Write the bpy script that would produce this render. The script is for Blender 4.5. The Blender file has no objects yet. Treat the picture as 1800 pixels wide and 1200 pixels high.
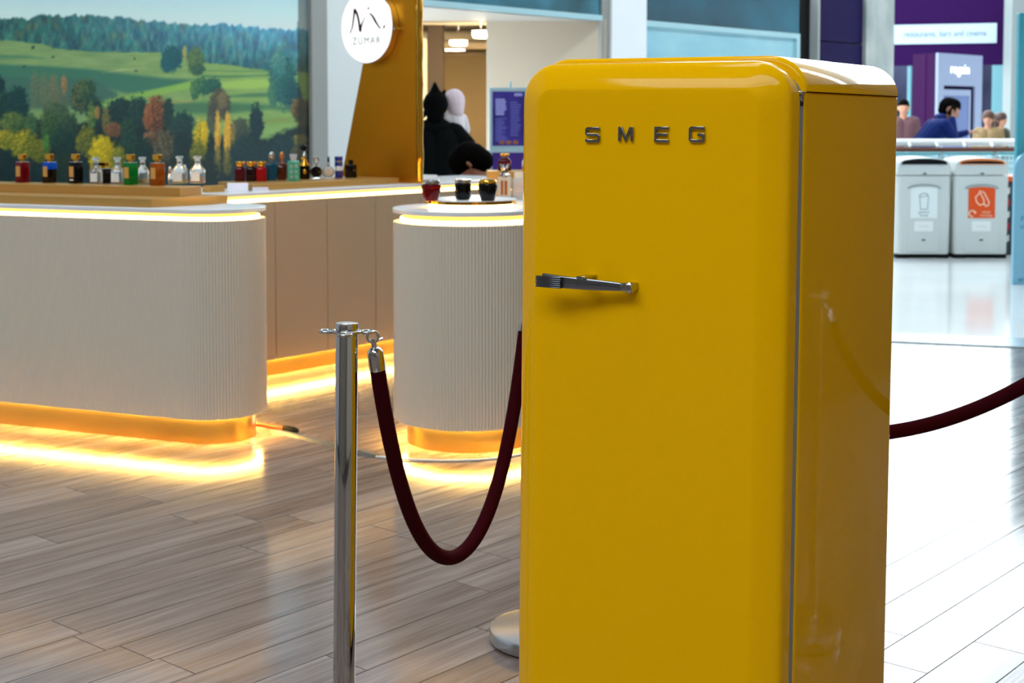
import bpy, bmesh, math, random
import numpy as np
from mathutils import Vector, Matrix

# ------------------------------------------------------------------ camera, world, light
SC = bpy.context.scene
COL = SC.collection
R = math.radians
HC = 1.40                      # camera height
FPX = 2500.0                   # focal length in pixels of the 1800 px wide frame (50 mm lens)
PITCH = math.atan(0.055)
PPX, PPY = 900.0, 205.0 + FPX * 0.055

cd = bpy.data.cameras.new('camera')
cam = bpy.data.objects.new('camera', cd); COL.objects.link(cam)
cam.location = (0, 0, HC)
cam.rotation_euler = (math.pi / 2 - PITCH, 0, 0)
cd.sensor_fit = 'HORIZONTAL'; cd.sensor_width = 36.0
cd.lens = 36.0 * FPX / 1800.0
cd.shift_y = -(600.0 - PPY) / 1800.0
cd.clip_start = 0.05; cd.clip_end = 300
cd.dof.use_dof = True; cd.dof.focus_distance = 2.75; cd.dof.aperture_fstop = 8.0
SC.camera = cam

W = bpy.data.worlds.new('world'); SC.world = W
W.use_nodes = True
bg = W.node_tree.nodes['Background']
bg.inputs['Color'].default_value = (0.80, 0.93, 1.0, 1)   # even, bright overcast daylight
bg.inputs['Strength'].default_value = 8.5
SC.view_settings.view_transform = 'Standard'
SC.view_settings.look = 'None'
SC.view_settings.gamma = 1.0
SC.view_settings.use_curve_mapping = False
SC.view_settings.exposure = 0.0

# mall axis: the shop fronts, the floor boards and the long counter run along it
EANG = math.atan2(0.758, 0.652)
E = Vector((math.cos(EANG), math.sin(EANG), 0)); BK = Vector((-math.sin(EANG), math.cos(EANG), 0))
P0 = Vector((-0.83, 12.7, 0))

def fpt(t, b, z=0.0):
    """point in the frame of the shop fronts: t along them, b behind them"""
    return P0 + E * t + BK * b + Vector((0, 0, z))

def ray(px, py):
    x = (px - PPX) / FPX; y = (PPY - py) / FPX
    cp, sp = math.cos(PITCH), math.sin(PITCH)
    return Vector((x, cp + y * sp, -sp + y * cp))
def at_z(px, py, z):
    d = ray(px, py); k = (z - HC) / d.z
    return Vector((0, 0, HC)) + d * k
def at_y(px, py, Y):
    d = ray(px, py); k = Y / d.y
    return Vector((0, 0, HC)) + d * k

# daylight openings of the roof and of the clerestory guide the light sampling
def portal(name, c, sx, sy, rot):
    l = bpy.data.lights.new(name, 'AREA'); l.shape = 'RECTANGLE'; l.size = sx; l.size_y = sy
    l.cycles.is_portal = True
    o = bpy.data.objects.new(name, l); COL.objects.link(o)
    o.location = c; o.rotation_euler = rot
    return o

ROOF_Z = 8.5
SKY = [(-15.5, -12.0, -15.0, -3.0), (-9.0, 45.0, -6.4, -4.6)]      # skylights in the roof, first one added behind the camera to light the fronts: t from, t to, b from, b to
CLER = (3.45, 42.0, 3.02)  # clerestory glazing over the shop fronts: t from, t to, z from
for (t0, t1, b0, b1) in SKY:
    portal('skylight_portal', fpt((t0 + t1) / 2, (b0 + b1) / 2, ROOF_Z + 0.05), t1 - t0, b1 - b0, (0, 0, EANG))
portal('clerestory_portal', fpt((CLER[0] + CLER[1]) / 2, 0.1, (CLER[2] + ROOF_Z) / 2), CLER[1] - CLER[0], ROOF_Z - CLER[2], (math.pi / 2, 0, EANG))

# ------------------------------------------------------------------ helpers
def lin(c):
    out = []
    for v in c[:3]:
        v = v / 255.0
        out.append(v / 12.92 if v <= 0.04045 else ((v + 0.055) / 1.055) ** 2.4)
    return (out[0], out[1], out[2], 1.0)

MATS = {}
def mat(name, col, rough=0.5, metal=0.0, spec=0.5, trans=0.0, emit=None, es=0.0, coat=0.0, sheen=0.0, ior=1.45, bump=None, var=None):
    if name in MATS: return MATS[name]
    m = bpy.data.materials.new(name); m.use_nodes = True
    nt = m.node_tree; b = nt.nodes['Principled BSDF']
    b.inputs['Base Color'].default_value = lin(col)
    b.inputs['Roughness'].default_value = rough
    b.inputs['Metallic'].default_value = metal
    b.inputs['Specular IOR Level'].default_value = spec
    b.inputs['Transmission Weight'].default_value = trans
    b.inputs['IOR'].default_value = ior
    b.inputs['Coat Weight'].default_value = coat
    b.inputs['Coat Roughness'].default_value = 0.03
    if sheen:
        b.inputs['Sheen Weight'].default_value = sheen
        b.inputs['Sheen Roughness'].default_value = 0.4
        b.inputs['Sheen Tint'].default_value = lin(col)
    if emit is not None:
        b.inputs['Emission Color'].default_value = lin(emit)
        b.inputs['Emission Strength'].default_value = es
    if bump or var:
        tc = nt.nodes.new('ShaderNodeTexCoord')
        mp = nt.nodes.new('ShaderNodeMapping')
        nt.links.new(tc.outputs['Object'], mp.inputs['Vector'])
        nz = nt.nodes.new('ShaderNodeTexNoise'); nz.inputs['Detail'].default_value = 4
        nt.links.new(mp.outputs['Vector'], nz.inputs['Vector'])
        if bump:
            mp.inputs['Scale'].default_value = bump[0]
            nz.inputs['Scale'].default_value = 1.0
            bp = nt.nodes.new('ShaderNodeBump'); bp.inputs['Strength'].default_value = bump[1]
            bp.inputs['Distance'].default_value = 0.002
            nt.links.new(nz.outputs['Fac'], bp.inputs['Height'])
            nt.links.new(bp.outputs['Normal'], b.inputs['Normal'])
        if var:
            if not bump:
                mp.inputs['Scale'].default_value = var[0]; nz.inputs['Scale'].default_value = 1.0
            cr = nt.nodes.new('ShaderNodeValToRGB')
            cr.color_ramp.elements[0].position = 0.3; cr.color_ramp.elements[1].position = 0.7
            cr.color_ramp.elements[0].color = lin(var[1]); cr.color_ramp.elements[1].color = lin(var[2])
            nt.links.new(nz.outputs['Fac'], cr.inputs['Fac'])
            nt.links.new(cr.outputs['Color'], b.inputs['Base Color'])
    MATS[name] = m
    return m

class MB:
    """collects shapes; build() links them as one mesh object"""
    def __init__(s): s.v = []; s.f = []
    def add(s, vs, fs):
        o = len(s.v); s.v += [tuple(p) for p in vs]; s.f += [tuple(i + o for i in f) for f in fs]; return s
    def box(s, x0, y0, z0, x1, y1, z1):
        return s.add([(x0,y0,z0),(x1,y0,z0),(x1,y1,z0),(x0,y1,z0),(x0,y0,z1),(x1,y0,z1),(x1,y1,z1),(x0,y1,z1)],
                     [(0,3,2,1),(4,5,6,7),(0,1,5,4),(1,2,6,5),(2,3,7,6),(3,0,4,7)])
    def prism(s, poly, z0, z1):
        n = len(poly)
        vs = [(p[0], p[1], z0) for p in poly] + [(p[0], p[1], z1) for p in poly]
        fs = [tuple(range(n - 1, -1, -1)), tuple(range(n, 2 * n))] + [(i, (i + 1) % n, n + (i + 1) % n, n + i) for i in range(n)]
        return s.add(vs, fs)
    def prism_xz(s, poly, y0, y1):
        n = len(poly)
        vs = [(p[0], y0, p[1]) for p in poly] + [(p[0], y1, p[1]) for p in poly]
        fs = [tuple(range(n)), tuple(range(2 * n - 1, n - 1, -1))] + [(i, n + i, n + (i + 1) % n, (i + 1) % n) for i in range(n)]
        return s.add(vs, fs)
    def prism_yz(s, poly, x0, x1):
        n = len(poly)
        vs = [(x0, p[0], p[1]) for p in poly] + [(x1, p[0], p[1]) for p in poly]
        fs = [tuple(range(n)), tuple(range(2 * n - 1, n - 1, -1))] + [(i, n + i, n + (i + 1) % n, (i + 1) % n) for i in range(n)]
        return s.add(vs, fs)
    def loops(s, ls, cap0=True, cap1=True, close=False):
        n = len(ls[0]); vs = [p for l in ls for p in l]; fs = []
        K = len(ls)
        for k in range(K - 1 + (1 if close else 0)):
            a, b = k * n, ((k + 1) % K) * n
            for i in range(n):
                j = (i + 1) % n
                fs.append((a + i, a + j, b + j, b + i))
        if not close:
            if cap0: fs.append(tuple(range(n - 1, -1, -1)))
            if cap1: fs.append(tuple(range((K - 1) * n, K * n)))
        return s.add(vs, fs)
    def lathe(s, prof, n=24, c=(0, 0, 0), sx=1.0, sy=1.0):
        ls = [[(c[0] + r * sx * math.cos(2 * math.pi * i / n), c[1] + r * sy * math.sin(2 * math.pi * i / n), c[2] + z) for i in range(n)] for r, z in prof]
        return s.loops(ls)
    def tube(s, path, r, n=10, closed=False):
        P = [Vector(p) for p in path]; K = len(P)
        rs = r if isinstance(r, (list, tuple)) else [r] * K
        ls = []; up = None
        for k in range(K):
            if closed: d = P[(k + 1) % K] - P[k - 1]
            else: d = P[min(k + 1, K - 1)] - P[max(k - 1, 0)]
            d.normalize()
            if up is None:
                up = Vector((0, 0, 1)) if abs(d.z) < 0.9 else Vector((0, 1, 0))
            a = d.cross(up).normalized(); up = a.cross(d).normalized()
            ls.append([tuple(P[k] + (a * math.cos(2 * math.pi * i / n) + up * math.sin(2 * math.pi * i / n)) * rs[k]) for i in range(n)])
        return s.loops(ls, close=closed)
    def ellipsoid(s, c, rx, ry, rz, n=16, m=10):
        prof = []
        ls = []
        for k in range(1, m):
            a = math.pi * k / m
            ls.append([(c[0] + rx * math.sin(a) * math.cos(2 * math.pi * i / n), c[1] + ry * math.sin(a) * math.sin(2 * math.pi * i / n), c[2] - rz * math.cos(a)) for i in range(n)])
        return s.loops(ls)
    def build(s, name, material, parent=None, smooth=None, loc=None, rot=None, bevel=None, kind=None):
        me = bpy.data.meshes.new(name)
        me.from_pydata(s.v, [], s.f)
        me.validate(); me.update()
        bm = bmesh.new(); bm.from_mesh(me); bmesh.ops.recalc_face_normals(bm, faces=bm.faces); bm.to_mesh(me); bm.free()
        return link(name, me, material, parent, smooth, loc, rot, bevel, kind)

def link(name, me, material=None, parent=None, smooth=None, loc=None, rot=None, bevel=None, kind=None):
    if material is not None and len(me.materials) == 0: me.materials.append(material)
    if smooth:
        me.polygons.foreach_set('use_smooth', [True] * len(me.polygons))
        me.set_sharp_from_angle(angle=R(smooth))
    o = bpy.data.objects.new(name, me); COL.objects.link(o)
    if parent is not None: o.parent = parent
    if loc is not None: o.location = loc
    if rot is not None: o.rotation_euler = rot
    if bevel:
        b = o.modifiers.new('bevel', 'BEVEL'); b.width = bevel; b.segments = 2; b.limit_method = 'ANGLE'
        me.polygons.foreach_set('use_smooth', [True] * len(me.polygons)); me.set_sharp_from_angle(angle=R(40))
    if kind: o['kind'] = kind
    return o

def tag(o, label, cat, group=None):
    o['label'] = label; o['category'] = cat
    if group: o['group'] = group
    return o
def thing(name, label, cat, loc=(0, 0, 0), rotz=0.0, group=None):
    o = bpy.data.objects.new(name, None); COL.objects.link(o)
    o.location = loc; o.rotation_euler = (0, 0, rotz); o.empty_display_size = 0.1
    return tag(o, label, cat, group)
def struct(name, mb, m, smooth=None, loc=None, rot=None, bevel=None, parent=None):
    o = mb.build(name, m, parent, smooth, loc, rot, bevel)
    if parent is None: o['kind'] = 'structure'
    return o
def text(name, body, size, m, parent, loc, rot, depth=0.0005, sx=1.0, align='CENTER', space=1.0):
    cu = bpy.data.curves.new(name, 'FONT'); cu.body = body; cu.size = size; cu.extrude = depth
    cu.align_x = align; cu.align_y = 'CENTER'; cu.space_character = space
    t = bpy.data.objects.new(name, cu); COL.objects.link(t)
    dg = bpy.context.evaluated_depsgraph_get()
    me = bpy.data.meshes.new_from_object(t.evaluated_get(dg))
    bpy.data.objects.remove(t)
    o = link(name, me, m, parent, None, loc, rot)
    o.scale = (sx, 1, 1)
    return o
def rrect(w, h, r, n=8, x=0.0, y=0.0):
    """rounded rectangle, radii may be one number or four (right-top, left-top, left-bottom, right-bottom)"""
    rs = r if isinstance(r, (tuple, list)) else (r,) * 4
    pts = []
    for (cx, cy, a0), q in zip(((1, 1, 0), (-1, 1, 90), (-1, -1, 180), (1, -1, 270)), rs):
        for k in range(n + 1):
            a = R(a0 + 90.0 * k / n)
            pts.append((x + cx * (w / 2 - q) + q * math.cos(a), y + cy * (h / 2 - q) + q * math.sin(a)))
    return pts
def ribbon_poly(pts, widths):
    """flat outline of a stroke with changing width"""
    L = []; Rr = []
    for k, p in enumerate(pts):
        a = pts[max(k - 1, 0)]; b = pts[min(k + 1, len(pts) - 1)]
        d = Vector((b[0] - a[0], b[1] - a[1])).normalized(); n = Vector((-d.y, d.x))
        L.append((p[0] + n.x * widths[k] / 2, p[1] + n.y * widths[k] / 2)); Rr.append((p[0] - n.x * widths[k] / 2, p[1] - n.y * widths[k] / 2))
    return L, Rr
def stroke(mb, pts, widths, y0, y1, closed=False):
    """stroke in the xz plane with depth y0..y1, mitred corners"""
    n = len(pts)
    if not isinstance(widths, (list, tuple)): widths = [widths] * n
    rings = []
    for k in range(n):
        if closed: a, b = pts[k - 1], pts[(k + 1) % n]
        else: a, b = pts[max(k - 1, 0)], pts[min(k + 1, n - 1)]
        p = Vector(pts[k]); d1 = (p - Vector(a)); d2 = (Vector(b) - p)
        if d1.length < 1e-9: d1 = d2.copy()
        if d2.length < 1e-9: d2 = d1.copy()
        d1.normalize(); d2.normalize(); d = (d1 + d2)
        if d.length < 1e-6: d = d1
        d.normalize(); nn = Vector((-d.y, d.x))
        w = widths[k] / 2 / max(0.45, abs(nn.dot(Vector((-d1.y, d1.x)))))
        q0 = p + nn * w; q1 = p - nn * w
        rings.append([(q0.x, y0, q0.y), (q1.x, y0, q1.y), (q1.x, y1, q1.y), (q0.x, y1, q0.y)])
    mb.loops(rings, close=closed)
    return mb

# ------------------------------------------------------------------ materials
WHITE = mat('white_paint', (236, 238, 238), 0.45)
GREYW = mat('grey_paint', (168, 170, 168), 0.5)
CHROME = mat('polished_steel', (186, 184, 182), 0.05, 1.0)
SATIN = mat('satin_steel', (200, 202, 204), 0.22, 1.0)
GOLD = mat('brushed_gold', (244, 200, 110), 0.28, 1.0, bump=((3, 3, 260), 0.12))
GOLDP = mat('polished_gold', (232, 172, 62), 0.08, 1.0)
GOLDB = mat('bronzed_gold_sheet', (224, 146, 30), 0.42, 1.0, bump=((5, 5, 3), 0.5))
RISER = mat('gold_laminate', (196, 148, 78), 0.35, 0.35)
SLABM = mat('white_composite', (235, 236, 240), 0.25)
CREAM = mat('cream_fluted', (214, 203, 188), 0.55)
TAUPE = mat('taupe_panel', (176, 152, 124), 0.5)
LED = mat('warm_led', (255, 200, 90), 0.5, emit=(255, 214, 130), es=16.0)
LEDLOW = mat('amber_led', (255, 200, 90), 0.5, emit=(255, 208, 104), es=190.0)
BLACK = mat('black_gloss', (5, 5, 6), 0.12, spec=0.25)
BLACKM = mat('black_matt', (12, 12, 13), 0.7, spec=0.2)
DARKGREY = mat('dark_grey', (58, 60, 64), 0.5)
YEL = mat('yellow_enamel', (246, 180, 0), 0.06, spec=0.16)
RUBBER = mat('grey_gasket', (150, 146, 138), 0.6)
VELVET = mat('dark_red_velvet', (52, 2, 9), 0.95, sheen=1.0, spec=0.1)
SKIN = mat('skin', (176, 122, 96), 0.55)

# ------------------------------------------------------------------ floor
def wood_mat():
    m = bpy.data.materials.new('wood_laminate'); m.use_nodes = True
    nt = m.node_tree; N = nt.nodes; L = nt.links; b = N['Principled BSDF']
    tc = N.new('ShaderNodeTexCoord'); oi = N.new('ShaderNodeObjectInfo')
    add = N.new('ShaderNodeVectorMath'); add.operation = 'MULTIPLY_ADD'
    cmb = N.new('ShaderNodeCombineXYZ')
    for i in range(3): L.new(oi.outputs['Random'], cmb.inputs[i])
    L.new(cmb.outputs[0], add.inputs[0]); add.inputs[1].default_value = (37, 53, 11); L.new(tc.outputs['Object'], add.inputs[2])
    def noise(scale, det, dist=0.0):
        mp = N.new('ShaderNodeMapping'); mp.inputs['Scale'].default_value = scale
        L.new(add.outputs[0], mp.inputs['Vector'])
        n = N.new('ShaderNodeTexNoise'); n.inputs['Scale'].default_value = 1; n.inputs['Detail'].default_value = det
        n.inputs['Distortion'].default_value = dist
        L.new(mp.outputs[0], n.inputs['Vector']); return n
    g1 = noise((1.6, 26, 1), 5, 0.6); g2 = noise((5, 150, 1), 3, 0.2); g3 = noise((0.8, 4, 1), 2, 0.5)
    mx = N.new('ShaderNodeMix'); mx.data_type = 'FLOAT'; mx.inputs[0].default_value = 0.35
    L.new(g1.outputs['Fac'], mx.inputs[2]); L.new(g2.outputs['Fac'], mx.inputs[3])
    mx2 = N.new('ShaderNodeMix'); mx2.data_type = 'FLOAT'; mx2.inputs[0].default_value = 0.3
    L.new(mx.outputs[0], mx2.inputs[2]); L.new(g3.outputs['Fac'], mx2.inputs[3])
    cr = N.new('ShaderNodeValToRGB'); e = cr.color_ramp.elements
    e[0].position = 0.32; e[0].color = lin((90, 73, 66)); e[1].position = 0.68; e[1].color = lin((160, 144, 138))
    k = e.new(0.5); k.color = lin((127, 110, 103))
    L.new(mx2.outputs[0], cr.inputs['Fac'])
    hs = N.new('ShaderNodeHueSaturation'); L.new(cr.outputs['Color'], hs.inputs['Color'])
    mr = N.new('ShaderNodeMapRange'); mr.inputs[3].default_value = 0.94; mr.inputs[4].default_value = 1.06
    L.new(oi.outputs['Random'], mr.inputs[0]); L.new(mr.outputs[0], hs.inputs['Value'])
    L.new(hs.outputs['Color'], b.inputs['Base Color'])
    rr = N.new('ShaderNodeMapRange'); rr.inputs[3].default_value = 0.09; rr.inputs[4].default_value = 0.20
    L.new(g1.outputs['Fac'], rr.inputs[0]); L.new(rr.outputs[0], b.inputs['Roughness'])
    bp = N.new('ShaderNodeBump'); bp.inputs['Strength'].default_value = 0.25; bp.inputs['Distance'].default_value = 0.001
    L.new(mx.outputs[0], bp.inputs['Height']); L.new(bp.outputs['Normal'], b.inputs['Normal'])
    b.inputs['Specular IOR Level'].default_value = 0.6
    return m
WOOD = wood_mat()
SUB = mat('dark_joint', (34, 28, 24), 0.8)
TILE = mat('pale_polished_tile', (228, 230, 229), 0.10, spec=0.6, var=((0.8, 0.8, 0.8), (222, 225, 226), (234, 235, 233)))

# the edge between boards and tile
BX, BY, BS = 2.44, 9.14, -0.3055
def edge_y(x): return BY + BS * (x - BX)
floor = struct('floor', MB().box(-30, -18, -0.06, 30, 20, -0.005), SUB)
PW, PL, PH = 0.155, 1.22, 0.005
pm = MB()
g = 0.0009
pm.add([(-PL/2+g,-PW/2+g,-PH),(PL/2-g,-PW/2+g,-PH),(PL/2-g,PW/2-g,-PH),(-PL/2+g,PW/2-g,-PH),
        (-PL/2+g+.0008,-PW/2+g+.0008,0),(PL/2-g-.0008,-PW/2+g+.0008,0),(PL/2-g-.0008,PW/2-g-.0008,0),(-PL/2+g+.0008,PW/2-g-.0008,0)],
       [(4,5,6,7),(0,1,5,4),(1,2,6,5),(2,3,7,6),(3,0,4,7)])
pme = bpy.data.meshes.new('plank'); pme.from_pydata(pm.v, [], pm.f); pme.update(); pme.materials.append(WOOD)
def project(p):
    v = Vector(p) - Vector((0, 0, HC)); cp, sp = math.cos(PITCH), math.sin(PITCH)
    z = v.y * cp - v.z * sp; y = v.y * sp + v.z * cp
    return PPX + FPX * v.x / z, PPY - FPX * y / z, z
rnd = random.Random(4)
rest = MB(); near = []
for row in range(-110, 111):
    off = rnd.random() * PL
    for k in range(-14, 15):
        u = k * PL + off; w = row * PW + 0.024
        c = E * u + BK * w
        if c.y > edge_y(c.x) + 0.55 or c.y < -4 or abs(c.x) > 8: continue
        px, py, z = project((c.x, c.y, 0)) if c.y > 0.6 else (-1e6, 0, 0)
        if -190 < px < 1990 and 560 < py < 1330: near.append((abs(z), u, w))
        else: rest.add([(v[0] + u, v[1] + w, v[2]) for v in pm.v], pm.f)
near.sort()
for i, (z, u, w) in enumerate(near):
    if i >= 300:
        rest.add([(v[0] + u, v[1] + w, v[2]) for v in pm.v], pm.f); continue
    c = E * u + BK * w
    o = bpy.data.objects.new('plank', pme); COL.objects.link(o); o.parent = floor
    o.location = (c.x, c.y, 0); o.rotation_euler = (0, 0, EANG)
o = rest.build('planking', WOOD, floor, rot=(0, 0, EANG)); o['kind'] = 'stuff'

ftile = struct('floor_tile', MB().prism([(-20, edge_y(-20)), (30, edge_y(30)), (60, 70), (-20, 70)], -0.004, 0.003), TILE)
d = Vector((1, BS, 0)).normalized(); nrm = Vector((-d.y, d.x, 0))
a = Vector((-12, edge_y(-12), 0)); b2 = Vector((12, edge_y(12), 0))
TRIM = mat('blue_grey_trim', (132, 158, 170), 0.25, spec=0.6)
struct('trim_1', MB().prism([tuple(a - nrm * 0.36)[:2], tuple(b2 - nrm * 0.36)[:2], tuple(b2 + nrm * 0.02)[:2], tuple(a + nrm * 0.02)[:2]], 0.0005, 0.006), TRIM)

# ------------------------------------------------------------------ shell of the mall (frame of the shop fronts)
FR = (0, 0, EANG)
WALLM = mat('warm_white_wall', (196, 180, 160), 0.6)
PALE = mat('pale_panel', (240, 246, 248), 0.35)
UPPER = mat('upper_cladding', (206, 208, 216), 0.6)
CEILM = mat('ceiling_grey', (176, 178, 180), 0.7)
struct('wall_left', MB().box(-16, 0.03, 0, -0.15, 0.3, ROOF_Z), UPPER, loc=P0, rot=FR)
struct('wall_panel', MB().box(-1.131, -0.0, 0, -0.15, 0.03, 4.6), PALE, loc=P0, rot=FR)
struct('trim_2', MB().box(-1.306, -0.06, 0, -1.131, 0.03, 3.4), GREYW, loc=P0, rot=FR, bevel=0.01)
# band over the entrance
def glassy(name, dark, light, scale, rough=0.12):
    return mat(name, light, rough, var=(scale, dark, light), spec=0.6)
TEAL = glassy('teal_reflections', (22, 78, 92), (52, 132, 158), (1.6, 1, 2.4))  # dark patches painted in for reflections and plants behind the glass
struct('wall_upper', MB().box(-0.15, 0.03, 3.02, 2.85, 0.3, ROOF_Z), UPPER, loc=P0, rot=FR)
struct('window_1', MB().box(-0.15, 0.0, 2.44, 2.665, 0.05, 3.02), TEAL, loc=P0, rot=FR)
LCY = mat('pale_cyan_metal', (176, 214, 224), 0.35)
struct('trim_3', MB().box(-0.15, -0.03, 2.385, 2.665, 0.06, 2.44), LCY, loc=P0, rot=FR)
A1 = Vector((-0.965, 14.8)); B1 = Vector((0.912, 14.735))
def w1(u): return A1 + (B1 - A1) * u
q0 = fpt(-0.15, 0.0); q1 = fpt(2.95, 0.0)
SOFF = mat('soffit', (186, 180, 174), 0.6)
struct('ceiling_porch', MB().prism([tuple(q0)[:2], tuple(q1)[:2], tuple(w1(1.0)), tuple(w1(-0.6))], 2.385, 2.43), SOFF)
wl = MB(); pA, pB = w1(0.3725), w1(1.0); nn = Vector((-(B1 - A1).y, (B1 - A1).x)).normalized()
pB2 = w1(1.03)
wl.prism([tuple(pA), tuple(pB2), tuple(pB2 + nn * 0.2), tuple(pA + Vector((0.06, 0.24)))], 0, 2.40)
struct('wall_porch', wl, WALLM)
# passage behind the entrance
TAN = mat('passage_tan', (228, 206, 160), 0.7)
BROWN = mat('brown_column', (84, 66, 46), 0.7)
DARKC = mat('dark_services', (44, 34, 26), 0.8)
CREAMW = mat('cream_strip', (226, 200, 152), 0.6)
struct('wall_passage_end', MB().box(-3.2, 27.0, 0, 1.6, 27.2, 2.7), TAN)
struct('wall_passage_right', MB().prism([tuple(pA + nn * 0.02 + Vector((0.004, 0))), tuple(pA + nn * 0.1 + Vector((0.2, 0))), (0.3, 27), (0.12, 27)], 0, 2.64), TAN)
struct('wall_passage_left', MB().box(-2.3, 15.0, 0, -2.1, 27.0, 2.7), TAN)
struct('ceiling_passage', MB().box(-2.4, 15.0, 2.62, 1.0, 27.2, 2.75), DARKC)
cl = at_y(765, 200, 16.6)
struct('trim_4', MB().box(cl.x - 0.085, 16.5, 0, cl.x + 0.10, 16.8, 2.62), BROWN, bevel=0.01)
c2 = at_y(742, 200, 15.6)
struct('trim_5', MB().box(c2.x - 0.07, 15.5, 0, c2.x + 0.05, 15.7, 2.25), CREAMW)
for (y, z, r) in ((16.2, 2.46, 0.02), (17.4, 2.40, 0.05), (18.6, 2.42, 0.025), (20.0, 2.40, 0.06), (22.0, 2.38, 0.04)):
    o = MB().tube([(-2.0, y, z), (0.0, y + 0.06, z)], r, 10).build('service_pipe', mat('pipe_cream', (206, 186, 150), 0.5), smooth=40)
    tag(o, {16.2: 'thin cream pipe nearest the passage mouth under the dark ceiling', 17.4: 'thick cream duct behind the first ceiling lamp of the passage',
            18.6: 'thin cream pipe between the two thick ducts in the passage', 20.0: 'thickest cream duct deep inside the tan passage',
            22.0: 'farthest cream pipe before the tan end wall of the passage'}[y], 'pipe')
PLAMP = mat('warm_tube', (255, 235, 190), 0.4, emit=(255, 236, 200), es=110.0)
for i, (px, py, Y, wd, lb) in enumerate(((845, 62, 15.7, 0.17, 'bright oblong ceiling lamp just inside the passage mouth'),
                                   (806, 76, 19.0, 0.22, 'second oblong ceiling lamp farther down the tan passage'),
                                   (800, 88, 24.0, 0.3, 'farthest dim ceiling lamp near the passage end wall'))):
    p = at_y(px, py, Y)
    t = thing('ceiling_lamp', lb, 'lamp', (p.x, Y, p.z), 0, 'passage ceiling lamps')
    MB().box(-wd/2 - .01, -0.06, 0.02, wd/2 + .01, 0.06, 0.05).build('housing', GREYW, t)
    MB().prism_xz(rrect(wd, 0.045, 0.02, 4), -0.15, 0.15).build('diffuser', PLAMP, t)
    MB().tube([(0, 0, 0.05), (0, 0, 2.63 - p.z)], 0.006, 6).build('hanger', GREYW, t)
# columns and glazing to the right of the entrance
struct('trim_6', MB().box(2.665, -0.02, 0, 2.81, 0.5, 3.02), mat('grey_column', (150, 150, 146), 0.5), loc=P0, rot=FR)
struct('trim_7', MB().box(2.80, -0.05, 0, 3.42, 0.8, ROOF_Z), mat('white_column', (244, 246, 250), 0.4), loc=P0, rot=FR)
PCY = glassy('pale_cyan_film', (128, 188, 212), (176, 220, 230), (0.6, 1, 1.6), 0.2)
DTEAL = glassy('deep_teal_film', (8, 52, 70), (34, 112, 138), (0.5, 1, 0.7))
struct('window_2', MB().box(3.43, 0.02, 0.1, 6.70, 0.06, 2.38), PCY, loc=P0, rot=FR)
struct('window_3', MB().box(3.43, 0.02, 2.43, 6.80, 0.06, 3.02), DTEAL, loc=P0, rot=FR)
f = MB().box(3.43, -0.02, 2.37, 6.76, 0.07, 2.43).box(6.68, -0.02, 0.0, 6.76, 0.07, 2.37).box(3.43, -0.02, 0, 6.68, 0.07, 0.1)
struct('trim_8', f, LCY, loc=P0, rot=FR)
struct('wall_recess', MB().box(6.76, 0.1, 0, 7.24, 0.3, 3.02), BLACKM, loc=P0, rot=FR)
struct('trim_9', MB().box(7.215, -0.02, 0, 7.26, 0.12, 3.02), GREYW, loc=P0, rot=FR)
NAVY = mat('navy_purple_panel', (26, 12, 66), 0.5, spec=.1)
struct('wall_navy_lower', MB().box(7.26, 0.0, 0, 8.47, 0.3, 2.36), NAVY, loc=P0, rot=FR, bevel=0.01)
struct('wall_navy_upper', MB().box(7.26, 0.0, 2.375, 8.47, 0.3, 3.02), NAVY, loc=P0, rot=FR, bevel=0.01)
STONE = mat('mottled_concrete', (164, 170, 168), 0.6, var=((2.2, 2.2, 1.4), (138, 148, 148), (186, 190, 186)))
struct('wall_pier', MB().box(8.47, -0.05, 0, 9.30, 0.4, 3.05), STONE, loc=P0, rot=FR)
# hall behind the railing at the right
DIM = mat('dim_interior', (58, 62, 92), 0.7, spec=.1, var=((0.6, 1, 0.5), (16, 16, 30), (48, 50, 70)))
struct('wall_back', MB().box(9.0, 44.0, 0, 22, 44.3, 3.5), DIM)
pr = at_y(1776, 200, 36.0)
struct('wall_pier_far', MB().box(pr.x, 36.0, 0, pr.x + 0.6, 36.6, 4.6), mat('shaded_concrete', (92, 98, 98), .6))  # near pier's concrete again, with shade put into its colour
struct('wall_far_right', MB().box(18.2, 14.0, 0, 18.4, 44.2, 2.5), mat('far_shop', (120, 132, 140), 0.6))
for i, (px, w, Y) in enumerate(((1598, 0.09, 40.0), (1752, 0.26, 40.0), (1763, 0.11, 40.3))):
    p = at_y(px, 200, Y)
    struct('trim_%d' % (10 + i), MB().box(p.x - w/2, Y, 0, p.x + w/2, Y + 0.05, 3.0), mat('teal_post', (84, 124, 132), 0.4))
# the far enclosure: opposite shops, ends, roof with its skylight
struct('wall_right', MB().box(-16, -18.3, 0, 45, -18, ROOF_Z), mat('opposite_shops', (190, 178, 164), 0.6), loc=P0, rot=FR)
struct('wall_far', MB().box(45, -18, 0, 45.3, 0.3, ROOF_Z), mat('far_shops', (84, 80, 80), 0.6), loc=P0, rot=FR)
struct('wall_rear', MB().box(-16.3, -18, 0, -16, 0.3, ROOF_Z), mat('rear_shops', (126, 116, 106), 0.6), loc=P0, rot=FR)
rb = MB()
te = sorted({-16.3, 45.3} | {v for q in SKY for v in q[:2]}); be = sorted({-18.3, 0.35} | {v for q in SKY for v in q[2:]})
for ta, tb in zip(te, te[1:]):
    for ba, bb in zip(be, be[1:]):
        tm, bm2 = (ta + tb) / 2, (ba + bb) / 2
        if not any(q[0] < tm < q[1] and q[2] < bm2 < q[3] for q in SKY): rb.box(ta, ba, ROOF_Z, tb, bb, ROOF_Z + 0.2)
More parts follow.
